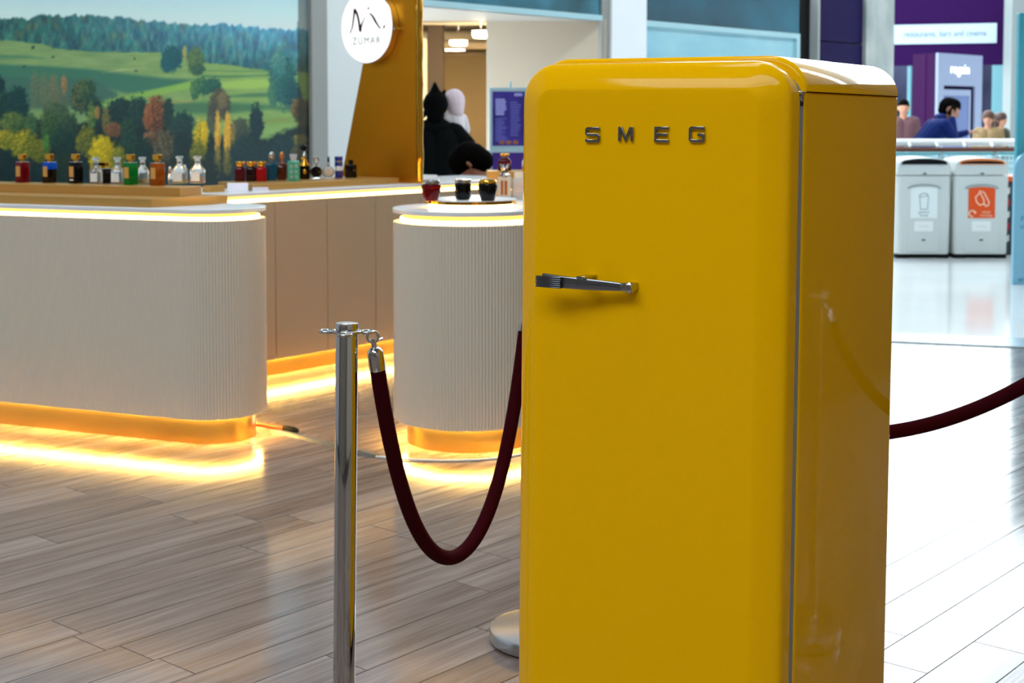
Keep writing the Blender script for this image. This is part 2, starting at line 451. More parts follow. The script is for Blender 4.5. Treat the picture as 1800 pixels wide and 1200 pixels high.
struct('ceiling', rb, CEILM, loc=P0, rot=FR)
bm_ = MB()
for (t0, t1, b0, b1) in SKY:
    k = t0 + 1.0
    while k < t1: bm_.box(k, b0, ROOF_Z - 0.15, k + 0.10, b1, ROOF_Z + 0.12); k += 3.0
struct('trim_15', bm_, WHITE, loc=P0, rot=FR)

struct('wall_added_block', MB().box(3.95, 1.0, 0, 6.5, 9.0, 2.3), mat('brown_block', (124, 100, 70), 0.6))  # unseen block added to darken the reflection in the refrigerator side

# ------------------------------------------------------------------ printed landscape on the shop hoarding
def vnoise(x, y, seed):
    rs = np.random.RandomState(seed); T = rs.rand(64, 64)
    xi = np.floor(x).astype(int); yi = np.floor(y).astype(int); fx = x - xi; fy = y - yi
    fx = fx * fx * (3 - 2 * fx); fy = fy * fy * (3 - 2 * fy)
    g = lambda i, j: T[i % 64, j % 64]
    return (g(xi, yi) * (1 - fx) + g(xi + 1, yi) * fx) * (1 - fy) + (g(xi, yi + 1) * (1 - fx) + g(xi + 1, yi + 1) * fx) * fy
def fbm(x, y, seed): return 0.5 * vnoise(x, y, seed) + 0.3 * vnoise(2.1 * x, 2.1 * y, seed + 1) + 0.2 * vnoise(4.3 * x, 4.3 * y, seed + 2)

def landscape(x, y):
    """colour of the print, laid out on a 560 x 340 drawing"""
    C = np.zeros(x.shape + (3,))
    def put(mask, col):
        m = np.clip(mask, 0, 1)[..., None]
        C[:] = C * (1 - m) + np.asarray(col) * m
    sky = np.clip((y + 30) / 90, 0, 1)[..., None]
    C[:] = np.array((168, 206, 226)) * (1 - sky) + np.array((214, 236, 240)) * sky
    wob = 8 * (fbm(x / 14, x * 0 + 3.1, 11) - 0.5) + 7 * (vnoise(x / 5.0, x * 0 + 1.0, 12) - 0.5)
    tl = np.interp(x, [-40, 0, 50, 75, 110, 170, 240, 330, 420, 480, 560], [32, 30, 30, 25, 27, 26, 34, 40, 44, 49, 52]) + wob
    haze = np.clip((x - 60) / 420, 0, 1) * np.clip(1.25 - (y - 30) / 85, 0, 1)
    n1 = np.clip(1.7 * fbm(x / 6, y / 16, 21) - .35, 0, 1.2); n2 = np.clip(1.8 * fbm(x / 2.6, y / 7, 31) - .35, 0, 1.3)
    fc = np.stack([22 + 60 * n1 * n2 + 56 * haze, 66 + 58 * n1 + 66 * haze, 78 + 34 * n1 + 96 * haze], -1)
    warm = np.clip(fbm(x / 16, y / 16, 41) * 2.6 - 1.35, 0, 1) * (1 - 0.75 * haze)
    fc = fc * (1 - 0.55 * warm[..., None]) + np.array((122, 112, 66)) * 0.55 * warm[..., None]
    put((y - tl) / 3, fc)
    ft = np.interp(x, [-40, 0, 70, 90, 150, 280, 300, 360, 400, 470, 560], [66, 70, 76, 84, 90, 92, 96, 110, 114, 124, 128]) + 2 * (vnoise(x / 6, x * 0, 13) - 0.5)
    n3 = fbm(x / 40, y / 7, 51)
    fg = np.stack([98 + 46 * n3, 136 + 36 * n3, 88 + 24 * n3], -1)
    rt = np.clip((x - 200) / 200, 0, 1)[..., None]
    fg = fg * (1 - 0.35 * rt) + np.array((150, 184, 84)) * 0.35 * rt
    put((y - ft) / 1.5, fg)
    def band(pts, half, col, soft, a=1.0):
        xs = [p[0] for p in pts]; ys = [p[1] for p in pts]
        yc = np.interp(x, xs, ys); hh = np.interp(x, xs, half)
        put(np.clip((hh - np.abs(y - yc)) / soft, 0, 1) * a * (x >= xs[0] - 4) * (x <= xs[-1] + 4), col)
    band([(-40, 100), (0, 100), (40, 100), (72, 103), (90, 104)], [6, 6, 5, 3, 0], (70, 122, 96), 4, .8)
    band([(-40, 128), (0, 128), (70, 128), (150, 134), (220, 147), (290, 147), (345, 138)], [20, 18, 15, 16, 20, 12, 1], (48, 108, 94), 6, .9)
    band([(-40, 165), (0, 165), (80, 165), (160, 162), (200, 166)], [32, 32, 30, 26, 8], (52, 98, 92), 8, .9)
    band([(165, 186), (210, 176), (280, 160), (330, 150)], [6, 7, 8, 8], (134, 180, 84), 4, .9)
    band([(180, 128), (210, 123), (250, 120)], [1, 3, 1], (186, 192, 136), 3, .8)
    band([(356, 124), (400, 125), (470, 126)], [2, 2, 2], (76, 124, 84), 2, .8)
    band([(355, 134), (400, 135), (470, 132)], [3, 3, 2], (62, 118, 84), 2, .8)
    band([(390, 150), (430, 148), (470, 146)], [8, 11, 10], (160, 194, 92), 5, .8)
    band([(400, 170), (440, 167), (480, 167)], [4, 6, 6], (58, 110, 84), 5, .8)
    band([(295, 190), (330, 190), (400, 190), (470, 188), (540, 196)], [12, 14, 14, 8, 8], (52, 104, 80), 8, .8)
    band([(300, 180), (330, 178), (352, 172)], [3, 3, 2], (170, 156, 88), 3, .7)
    band([(420, 215), (470, 212), (540, 210)], [10, 8, 8], (118, 150, 78), 5, .8)
    band([(455, 214), (500, 210)], [2, 2], (150, 120, 90), 2, .6)
    base = np.interp(x, [-40, 0, 30, 60, 120, 165, 200, 250, 290, 330, 380, 430, 460, 500, 560], [180, 190, 185, 205, 215, 205, 200, 195, 212, 235, 232, 228, 240, 225, 210])
    n4 = fbm(x / 9, y / 9, 61); n5 = fbm(x / 3, y / 3, 71)
    dk = np.stack([6 + 26 * n4 * n5, 32 + 36 * n4 * n5, 40 + 26 * n4 * n5], -1)
    put((y - base + 14 * (n4 - 0.5)) / 8, dk)
    def tree(cx, cy, rx, ry, col, hi, seed, a=1.0, soft=0.25):
        d = np.sqrt(((x - cx) / rx) ** 2 + ((y - cy) / ry) ** 2)
        nz = fbm(x / 4.5, y / 4.5, seed); fine = np.clip(1.9 * (0.55 * fbm(x / 3.4, y / 3.8, seed + 7) + 0.45 * vnoise(x / 1.3, y / 1.5, seed + 9)) - 0.48, 0, 1)
        mk = np.clip((1.08 - d + 0.7 * (nz - 0.5)) / soft, 0, 1) * a
        li = np.clip(0.95 * fine + 0.35 * (-(x - cx) / rx - (y - cy) / ry) * 0.5 - 0.12, 0, 1)[..., None]
        put(mk, np.asarray(col) * (1 - li) + np.asarray(hi) * li)
    G = (10, 44, 46); 
    T = [(8, 205, 24, 42, G, (16, 66, 66)), (28, 185, 20, 34, (8, 48, 54), (20, 70, 70)), (-6, 150, 12, 18, (8, 48, 54), (20, 70, 70)),
         (58, 160, 8, 36, (78, 96, 78), (120, 128, 92), .7), (75, 162, 9, 34, (84, 100, 78), (126, 128, 90), .7), (92, 165, 10, 36, (88, 98, 78), (136, 126, 88), .75), (110, 150, 6, 18, (120, 98, 66), (190, 140, 88), .9),
         (104, 186, 14, 26, (80, 92, 74), (110, 112, 84), .7), (140, 172, 20, 30, (14, 54, 58), (128, 122, 62)), (152, 160, 14, 22, (14, 56, 54), (96, 118, 70)), (165, 195, 16, 26, (8, 44, 48), (40, 84, 66)),
         (210, 205, 30, 34, (8, 38, 46), (18, 70, 62)), (240, 198, 18, 30, (10, 44, 50), (22, 78, 68)), (272, 203, 20, 36, (58, 42, 38), (186, 108, 66)), (258, 208, 9, 22, (96, 58, 42), (196, 120, 74)), (293, 200, 10, 28, (14, 46, 50), (30, 70, 66)),
         (300, 103, 19, 24, (14, 78, 92), (30, 100, 104)), (289, 110, 10, 18, (16, 82, 94), (34, 104, 104)), (322, 92, 4, 12, (150, 150, 84), (184, 176, 96), .9), (341, 108, 16, 26, (56, 96, 70), (120, 136, 84)), (345, 122, 14, 10, (34, 84, 74), (80, 110, 76)),
         (352, 152, 22, 16, (24, 84, 74), (92, 134, 82)), (372, 150, 16, 14, (22, 78, 74), (54, 110, 82)), (340, 160, 8, 16, (36, 94, 72), (110, 144, 84)),
         (382, 185, 20, 30, (58, 60, 58), (96, 84, 72), .9), (388, 178, 9, 16, (96, 92, 70), (140, 120, 82), .9), (372, 210, 12, 26, (52, 64, 62), (80, 76, 68), .8),
         (494, 142, 24, 48, (18, 80, 88), (70, 126, 108)), (486, 112, 14, 24, (44, 112, 116), (110, 160, 140), .9), (510, 165, 16, 24, (14, 68, 82), (34, 96, 92)), (476, 165, 9, 24, (44, 104, 92), (84, 130, 96), .9),
         (318, 222, 22, 26, (10, 46, 54), (24, 78, 66)), (448, 218, 13, 34, (6, 40, 52), (14, 58, 62)), (418, 232, 20, 26, (38, 58, 58), (84, 82, 68), .9), (520, 192, 12, 20, (66, 60, 46), (150, 118, 66)), (530, 200, 14, 30, (34, 40, 40), (80, 66, 48), .8),
         (95, 205, 26, 26, (24, 62, 58), (84, 106, 66), .85), (85, 225, 18, 30, (16, 58, 50), (88, 112, 56)), (120, 222, 16, 22, (14, 52, 50), (66, 92, 60)), (20, 215, 26, 20, (34, 72, 54), (132, 142, 60)), (52, 220, 12, 20, (30, 74, 60), (96, 124, 66)),
         (158, 205, 8, 24, (30, 84, 54), (150, 150, 66)), (168, 198, 5, 12, (120, 96, 54), (180, 138, 74)), (184, 215, 8, 26, (60, 74, 50), (138, 118, 64)), (198, 228, 16, 14, (72, 56, 44), (160, 104, 70)), (222, 235, 14, 30, (12, 46, 48), (50, 92, 66)),
         (40, 252, 28, 26, (66, 86, 34), (204, 178, 46)), (5, 245, 20, 18, (84, 98, 34), (196, 176, 54)), (65, 265, 22, 22, (60, 76, 32), (140, 134, 46)), (78, 250, 6, 16, (36, 92, 52), (90, 140, 60)), (108, 250, 20, 24, (10, 44, 46), (26, 70, 58)),
         (150, 248, 20, 28, (44, 66, 38), (150, 140, 48)), (180, 280, 28, 36, (112, 104, 20), (246, 208, 34)), (176, 262, 18, 24, (150, 134, 20), (250, 216, 44)), (205, 285, 14, 30, (66, 84, 30), (160, 150, 50)), (112, 295, 26, 26, (8, 36, 40), (40, 60, 40)),
         (285, 258, 24, 30, (48, 52, 46), (134, 122, 86)), (262, 242, 14, 12, (70, 54, 44), (150, 110, 78)), (250, 272, 18, 30, (8, 40, 46), (26, 62, 54)), (320, 262, 18, 34, (8, 36, 44), (20, 56, 54)), (232, 262, 14, 30, (10, 42, 46), (34, 76, 60)),
         (350, 245, 13, 36, (112, 108, 26), (246, 204, 40)), (356, 232, 7, 20, (180, 150, 30), (252, 212, 48)), (345, 268, 14, 22, (60, 74, 34), (150, 140, 44)),
         (380, 238, 5.5, 46, (178, 132, 44), (250, 196, 84)), (397, 238, 6.5, 46, (186, 138, 40), (252, 196, 78)), (408, 236, 4, 24, (110, 96, 52), (176, 148, 74), .8), (397, 285, 8, 26, (84, 84, 46), (130, 118, 60), .8), (380, 285, 7, 26, (70, 76, 46), (120, 110, 60), .7),
         (430, 270, 28, 30, (8, 40, 50), (24, 66, 66)), (470, 280, 30, 34, (6, 36, 48), (18, 58, 62)), (500, 260, 24, 26, (6, 42, 52), (20, 66, 66)), (525, 245, 14, 10, (120, 104, 40), (190, 150, 56), .7), (518, 268, 10, 14, (70, 60, 40), (130, 104, 56), .7), (352, 300, 30, 20, (8, 34, 40), (40, 56, 44)), (295, 300, 40, 18, (10, 32, 36), (60, 60, 46))]
    for i, t in enumerate(T): tree(*t[:6], 100 + 3 * i, *(t[6:7] or (1.0,)))
    for (cx, cy, r) in ((55, 84, 3), (40, 117, 2.5), (90, 101, 2), (233, 103, 2), (236, 125, 2), (247, 163, 2)): tree(cx, cy, r * 1.3, r, (30, 70, 66), (50, 90, 70), 900 + int(cx))
    # right-hand strip: shade of an angled return panel painted into the print
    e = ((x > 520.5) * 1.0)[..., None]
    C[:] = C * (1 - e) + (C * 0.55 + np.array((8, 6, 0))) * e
    return np.clip(C, 0, 255)

def make_mural():
    T0, T1, Z0, Z1 = -6.2, -1.306, 0.55, 2.95
    nx, nz = 520, 300
    # finer steps are not needed where the print leaves the frame
    ts = np.linspace(T0, T1, nx); zs = np.linspace(Z0, Z1, nz)
    TT, ZZ = np.meshgrid(ts, zs)
    X = P0.x + E.x * TT; Y = P0.y + E.y * TT
    cp, sp = math.cos(PITCH), math.sin(PITCH)
    dz = ZZ - HC; zc = Y * cp - dz * sp; yc = Y * sp + dz * cp
    px = PPX + FPX * X / zc; py = PPY - FPX * yc / zc
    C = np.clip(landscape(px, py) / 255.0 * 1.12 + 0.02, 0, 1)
    C = np.where(C <= 0.04045, C / 12.92, ((C + 0.055) / 1.055) ** 2.4)
    verts = np.stack([TT, np.zeros_like(TT) - 0.02, ZZ], -1).reshape(-1, 3)
    idx = np.arange(nx * nz).reshape(nz, nx)
    fs = np.stack([idx[:-1, :-1], idx[:-1, 1:], idx[1:, 1:], idx[1:, :-1]], -1).reshape(-1, 4)
    me = bpy.data.meshes.new('print'); me.from_pydata(verts.tolist(), [], fs.tolist()); me.update()
    ca = me.color_attributes.new('print', 'FLOAT_COLOR', 'POINT')
    ca.data.foreach_set('color', np.concatenate([C.reshape(-1, 3), np.ones((nx * nz, 1))], 1).astype(np.float32).ravel())
    m = bpy.data.materials.new('landscape_print'); m.use_nodes = True; nt = m.node_tree; b = nt.nodes['Principled BSDF']
    at = nt.nodes.new('ShaderNodeVertexColor'); at.layer_name = 'print'
    nt.links.new(at.outputs['Color'], b.inputs['Base Color']); b.inputs['Roughness'].default_value = 0.3
    r = thing('landscape_mural', 'large printed mural of autumn trees and green fields behind the perfume counters', 'mural', P0, EANG)
    link('print', me, m, r)
    MB().box(T0 - 0.02, -0.018, Z0 - 0.02, T1, 0.028, Z1 + 0.02).build('backing_board', WHITE, r)
    return r
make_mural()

# ------------------------------------------------------------------ the yellow refrigerator
def make_fridge():
    YAW = R(33.0); LEAN = 0.0085; X1, Y1 = 0.5553, 2.706
    root = thing('refrigerator', 'glossy yellow retro refrigerator with chrome lever handle in the foreground', 'refrigerator')
    Wd, D = 0.60, 0.56; ZB, ZT = 0.06, 1.517
    rot = Matrix.Rotation(LEAN, 4, 'Y') @ Matrix.Rotation(-YAW, 4, 'Z')
    off = rot @ Vector((0, 0, 1.36))
    root.rotation_euler = rot.to_euler()
    root.location = (X1 - off.x, Y1 - off.y, 0)
    ZS = 1.446                                   # seam between side panel and roof cover
    # side panels / cabinet
    b = MB()
    pr = rrect(D - 0.004, Wd, 0.0, 1)
    ls = []
    def ring(z, ins, r):
        return [(-Wd / 2 + y, D / 2 + x, z) for x, y in rrect(D - 2 * ins, Wd - 2 * ins, r, 6)]
    b.loops([ring(ZB, 0.004, 0.008), ring(ZB + 0.004, 0.0, 0.010), ring(ZS - 0.003, 0.0, 0.010), ring(ZS, 0.003, 0.008)])
    b.build('cabinet', YEL, root, smooth=35)
    # roof cover: arched profile carried front to back, rounded at both ends
    def arch(ins, grow=0.0025):
        w = Wd + 2 * grow - 2 * ins; r = 0.080 - ins * 0.6; top = ZT - ins; bot = ZS + 0.002
        pts = [(-Wd / 2 - w / 2, bot)]
        for k in range(13):
            a = math.pi - math.pi / 2 * k / 12; pts.append((-Wd / 2 - w / 2 + r + r * math.cos(a), top - r * 0.86 + r * 0.86 * math.sin(a)))
        for k in range(13):
            a = math.pi / 2 - math.pi / 2 * k / 12; pts.append((-Wd / 2 + w / 2 - r + r * math.cos(a), top - r * 0.86 + r * 0.86 * math.sin(a)))
        pts.append((-Wd / 2 + w / 2, bot))
        return pts
    t = MB(); L = []
    for y, ins in ((0.0, 0.010), (0.003, 0.004), (0.009, 0.0), (D - 0.012, 0.0), (D - 0.004, 0.004), (D, 0.012)):
        L.append([(x, y, z) for x, z in arch(ins)])
    t.loops(L); t.build('roof_cover', YEL, root, smooth=35)
    # gasket and door
    DB = -0.014
    MB().prism_xz(rrect(Wd - 0.007, ZT - ZB - 0.05, (0.06, 0.06, 0.02, 0.02), 8, -Wd / 2, (ZT + ZB) / 2 - 0.005), DB - 0.002, 0.002).build('gasket', RUBBER, root)
    dz0, dz1 = ZB + 0.03, ZT - 0.012; dh = dz1 - dz0; dc = (dz0 + dz1) / 2
    prof = [(0.004, 0.0), (0.0, 0.004), (0.0, 0.034), (0.0008, 0.040), (0.003, 0.0455), (0.007, 0.050), (0.013, 0.0545), (0.022, 0.060), (0.034, 0.0665), (0.046, 0.0722), (0.0515, 0.0744), (0.0535, 0.07505), (0.0555, 0.0754), (0.060, 0.0757), (0.10, 0.0772), (0.16, 0.0785)]
    d = MB(); L = []
    for ins, dep in prof:
        rt = max(0.078 - ins * 0.85, 0.022); rbt = max(0.05 - ins * 0.5, 0.02)
        L.append([(x, DB - dep, z) for x, z in rrect(Wd - 0.006 - 2 * ins, dh - 2 * ins, (rt, rt, rbt, rbt), 10, -Wd / 2, dc)])
    d.loops(L); door = d.build('door', YEL, root, smooth=28)
    yf = DB - 0.0790                              # front plane of the door
    # lettering
    LM = mat('dark_chrome_letters', (150, 152, 156), 0.12, 1.0)
    h, w = 0.0265, 0.0300; s = 0.0052
    def P(*a): return [(x * w, z * h) for x, z in a]
    S_ = P((.97, .82), (.95, .97), (.12, .97), (.03, .88), (.03, .60), (.12, .5), (.88, .5), (.97, .40), (.97, .12), (.88, .03), (.05, .03), (.03, .18))
    M_ = P((.04, 0), (.04, .97), (.16, .97), (.5, .12), (.84, .97), (.96, .97), (.96, 0))
    E_ = [P((1.0, .97), (.05, .97), (.05, .03), (1.0, .03)), P((.05, .5), (.92, .5))]
    G_ = P((.97, .80), (.95, .97), (.12, .97), (.03, .88), (.03, .12), (.12, .03), (.88, .03), (.97, .12), (.97, .48), (.55, .48))
    for nm, strokes, px in (('S', [S_], 1031.5), ('M', [M_], 1089.5), ('E', E_, 1152.5), ('G', [G_], 1213.5)):
        mb = MB()
        for st in strokes: stroke(mb, st, s, -0.005, 0.0)
        lx = fridge_local(root, px, 248.0, yf)
        mb.build('letter', LM, door, loc=(lx[0], yf - 0.0002, lx[1]), bevel=0.0008)
    # handle
    HM = mat('handle_chrome', (128, 132, 140), 0.16, 1.0)
    hx0, hz = fridge_local(root, 1103, 504, yf - 0.02)
    hx1, _ = fridge_local(root, 950, 500, yf - 0.05)
    Lh = hx0 - hx1
    hd = bpy.data.objects.new('handle', None); COL.objects.link(hd); hd.parent = root; hd.location = (hx0, yf, hz)
    m = MB(); L = []
    for k in range(11):
        q = k / 10.0
        x = -Lh * q + 0.004
        top = 0.006 + 0.0115 * q ** 0.8; bot = -0.0085 - 0.0015 * math.sin(q * math.pi) ; y0 = -0.020 - 0.026 * min(1, q * 1.5); th = 0.011 - 0.002 * q
        c = (top + bot) / 2; hh = (top - bot)
        L.append([(x, y0 - yy, c + zz) for yy, zz in rrect(th, hh, min(0.003, th / 2.2), 3)])
    m.loops(L); m.build('lever', HM, hd, smooth=40)
    g = MB()
    for k in range(6):
        z = -0.0095 + 0.0040 * k
        g.box(-Lh - 0.006, -0.0605, z, -Lh + 0.052, -0.050, z + 0.0026)
    g.build('grip_ribs', HM, hd, bevel=0.0006)
    MB().box(-Lh - 0.005, -0.0585, -0.0098, -Lh + 0.05, -0.049, 0.0132).build('grip_block', HM, hd, bevel=0.001)
    MB().lathe([(0.0, -0.011), (0.009, -0.010), (0.011, -0.006), (0.011, 0.006), (0.009, 0.010), (0.0, 0.011)], 20, (0, 0, 0)).build('pivot', CHROME, hd, smooth=40, loc=(0.004, -0.018, -0.001))
    MB().box(-0.012, -0.03, -0.009, 0.014, 0.004, 0.008).build('mounting_block', CHROME, hd, bevel=0.003)
    MB().box(-Lh * 0.55, -0.048, 0.012, -Lh * 0.55 + 0.02, 0.004, 0.017).build('latch_arm', CHROME, hd, bevel=0.001)
    # hinge
    hz = ZS - 0.006
    hg = bpy.data.objects.new('hinge', None); COL.objects.link(hg); hg.parent = root; hg.location = (-0.006, -0.008, hz)
    MB().box(-0.02, -0.008, 0.002, 0.006, 0.010, 0.008).build('hinge_plate', SATIN, hg, bevel=0.001)
    MB().lathe([(0.0, -0.012), (0.004, -0.012), (0.0065, -0.009), (0.0065, 0.0), (0.004, 0.001), (0.0, 0.001)], 16).build('hinge_pin', CHROME, hg, smooth=40)
    MB().box(-0.012, -0.006, -0.020, 0.004, 0.006, -0.010).build('hinge_cover', BLACK, hg)
    # base
    MB().box(-Wd + 0.03, 0.03, 0.02, -0.03, D - 0.02, ZB + 0.002).build('plinth', BLACKM, root)
    for x in (-Wd + 0.05, -0.05):
        for y in (0.05, D - 0.05):
            MB().lathe([(0.018, 0.0), (0.020, 0.004), (0.020, 0.014), (0.010, 0.016), (0.010, 0.022)], 14, (x, y, 0)).build('foot', BLACKM, root, smooth=40)
    return root
def fridge_local(root, px, py, ly):
    """where the sight line to a spot on the door meets the plane y = ly of the refrigerator"""
    M = Matrix.Translation(root.location) @ root.rotation_euler.to_matrix().to_4x4(); I = M.inverted()
    o = I @ Vector((0, 0, HC)); d = (I.to_3x3() @ ray(px, py)); k = (ly - o.y) / d.y
    p = o + d * k
    return p.x, p.z
make_fridge()

# ------------------------------------------------------------------ stanchions and velvet ropes
def make_stanchion(label, x, y, lean=0.0, spin=0.0):
    t = thing('rope_stanchion', label, 'stanchion', (x, y, 0), 0, 'chrome rope stanchions')
    t.rotation_euler = (0, lean, spin)
    MB().lathe([(0.0, 0.0), (0.150, 0.0), (0.150, 0.004), (0.0, 0.004)], 40).build('rubber_ring', BLACKM, t, smooth=40)
    MB().lathe([(0.150, 0.003), (0.159, 0.006), (0.161, 0.030), (0.158, 0.036), (0.150, 0.038), (0.030, 0.041), (0.0, 0.041)], 64).build('base', SATIN, t, smooth=35)
    MB().lathe([(0.030, 0.044), (0.029, 0.052), (0.0255, 0.056)], 40).build('base_collar', CHROME, t, smooth=40)
    MB().lathe([(0.0248, 0.05), (0.0248, 0.917), (0.0242, 0.919)], 48).build('pole', CHROME, t, smooth=40)
    c = MB().lathe([(0.0, 0.919), (0.0256, 0.919), (0.0260, 0.922), (0.0260, 0.937), (0.0245, 0.941), (0.0, 0.9415)], 48).build('cap', CHROME, t, smooth=35)
    ring = bpy.data.objects.new('rope_collar', None); COL.objects.link(ring); ring.parent = t; ring.location = (0, 0, 0.922)
    MB().tube([(0.030 * math.cos(a), 0.030 * math.sin(a), 0) for a in [2 * math.pi * k / 32 for k in range(32)]], 0.0042, 8, True).build('collar_ring', CHROME, ring, smooth=50)
    for q in range(4):
        a0 = math.pi / 2 * q
        cx, cy = 0.046 * math.cos(a0), 0.046 * math.sin(a0)
        MB().tube([(cx + 0.014 * math.cos(a), cy + 0.016 * math.sin(a), 0) for a in [2 * math.pi * k / 20 for k in range(20)]], 0.0038, 8, True).build('loop', CHROME, ring, smooth=50)
    return t
ST1 = (-0.3815, 3.15); ST2 = (0.100, 3.74); ST3 = (1.452, 3.30)
LE1 = 0.0147
make_stanchion('chrome stanchion post leaning slightly in front of the fluted counters', ST1[0], ST1[1], LE1)
make_stanchion('stanchion whose round base shows at the left foot of the refrigerator', ST2[0], ST2[1])
make_stanchion('stanchion standing just outside the frame at the far end of the right rope', ST3[0], ST3[1])

def catenary(p, q, sag, n=48):
    p = Vector(p); q = Vector(q); span = (q - p).to_2d().length
    lo, hi = 1e-3, 60.0
    for _ in range(80):                           # sag/span = (cosh k - 1) / (2 k)
        k = (lo + hi) / 2
        if (math.cosh(k) - 1) / (2 * k) < sag / span: lo = k
        else: hi = k
    out = []
    for i in range(n + 1):
        s = i / n; u = (2 * s - 1) * k
        z = (math.cosh(u) - math.cosh(k)) / (2 * k) * span
        b = p.lerp(q, s); out.append(Vector((b.x, b.y, b.z + z)))
    return out
def make_rope(label, p, q, sag, r=0.0178, warp=1.0):
    path = catenary(p, q, sag, 90)
    # resample to even spacing
    acc = [0.0]
    for a, b in zip(path, path[1:]): acc.append(acc[-1] + (b - a).length)
    tot = acc[-1]
    def at(s):
        s = max(0, min(tot, s))
        for k in range(len(path) - 1):
            if acc[k + 1] >= s:
                f = (s - acc[k]) / max(1e-9, acc[k + 1] - acc[k]); return path[k].lerp(path[k + 1], f)
        return path[-1]
    t = thing('velvet_rope', label, 'rope', tuple(path[len(path) // 2]), 0, 'dark red velvet ropes')
    o = t.location
    e = 0.026; cap = 0.050
    n = 80
    rp = [at(e + cap + (tot - 2 * (e + cap)) * k / n) - o for k in range(n + 1)]
    MB().tube(rp, r, 20).build('rope', VELVET, t, smooth=60)
    for sgn in (0, 1):
        S = (lambda s: at(s)) if sgn == 0 else (lambda s: at(tot - s))
        pts = [S(e + d) - o for d in (-0.002, 0.0, 0.005, 0.010, 0.030, cap, cap + 0.002)]
        MB().tube(pts, [0.006, 0.010, 0.0150, 0.0178, 0.0184, 0.0188, 0.0182], 24).build('end_cap', CHROME, t, smooth=35)
        a, b = S(0.004) - o, S(e) - o
        hk = MB().tube([a, a.lerp(b, .5), b + (b - a) * 0.2], [0.0045, 0.006, 0.0055], 10)
        ax = (b - a).normalized(); sd = ax.cross(Vector((0, 1, 0))).normalized()
        hc = a - ax * 0.004
        hk.tube([hc + (ax * math.cos(t_) + sd * math.sin(t_)) * 0.0125 for t_ in [2 * math.pi * k / 24 for k in range(24)]], 0.0034, 8, True)
        hk.tube([hc + sd * 0.010 + ax * 0.008, hc + sd * 0.022 + ax * 0.006], 0.0028, 6)
        hk.build('snap_hook', CHROME, t, smooth=50)
    return t
def loop_pos(st, ang, lean=0.0, z=0.910):
    return (st[0] + 0.058 * math.cos(ang) + lean * 0.905, st[1] + 0.058 * math.sin(ang), z)
make_rope('deeply sagging dark red velvet rope between chrome post and refrigerator', loop_pos(ST1, 0.0, LE1), loop_pos(ST2, math.pi), 0.588)
make_rope('gently sagging dark red velvet rope on the right of the refrigerator', loop_pos(ST2, 0.0), loop_pos(ST3, math.pi), 0.303)

# ------------------------------------------------------------------ perfume counters
def stadium(R_, x0, back, n=24):
    """outline: straight front at y=-R_, rounded right end, straight back at y=back+R_"""
    pts = [(x0, -R_)]
    for k in range(n + 1):
        a = -math.pi / 2 + math.pi / 2 * k / n; pts.append((R_ * math.cos(a), R_ * math.sin(a)))
    for k in range(n + 1):
        a = math.pi / 2 * k / n; pts.append((R_ * math.cos(a), back + R_ * math.sin(a)))
    pts.append((x0, back + R_))
    return pts
def flute_path(pts, pitch, depth, closed=False, sub=6):
    P = [Vector(p) for p in pts]
    if closed: P.append(P[0])
    acc = [0.0]
    for a, b in zip(P, P[1:]): acc.append(acc[-1] + (b - a).length)
    tot = acc[-1]; nfl = int(tot / pitch); out = []
    k = 0
    for i in range(nfl * sub + (0 if closed else 1)):
        s = tot * i / (nfl * sub)
        while k < len(P) - 2 and acc[k + 1] < s: k += 1
        f = (s - acc[k]) / max(1e-9, acc[k + 1] - acc[k]); p = P[k].lerp(P[k + 1], f); d = (P[k + 1] - P[k]).normalized()
        nrm = Vector((d.y, -d.x)); ph = (i % sub) / sub
        out.append(p - nrm * depth * (1 - math.sin(math.pi * ph)) if sub else p)
    return out
def led_band(outer, inner, z0, z1, name, parent, m=None):
    """flat strip between two outlines"""
    mb = MB(); n = len(outer)
    vs = [(p[0], p[1], z0) for p in outer] + [(p[0], p[1], z0) for p in inner] + [(p[0], p[1], z1) for p in outer] + [(p[0], p[1], z1) for p in inner]
    fs = []
    for i in range(n - 1):
        fs += [(i, i + 1, n + i + 1, n + i), (2 * n + i, 3 * n + i, 3 * n + i + 1, 2 * n + i + 1), (i, 2 * n + i, 2 * n + i + 1, i + 1), (n + i, n + i + 1, 3 * n + i + 1, 3 * n + i)]
    mb.add(vs, fs)
    return mb.build(name, m or LED, parent)

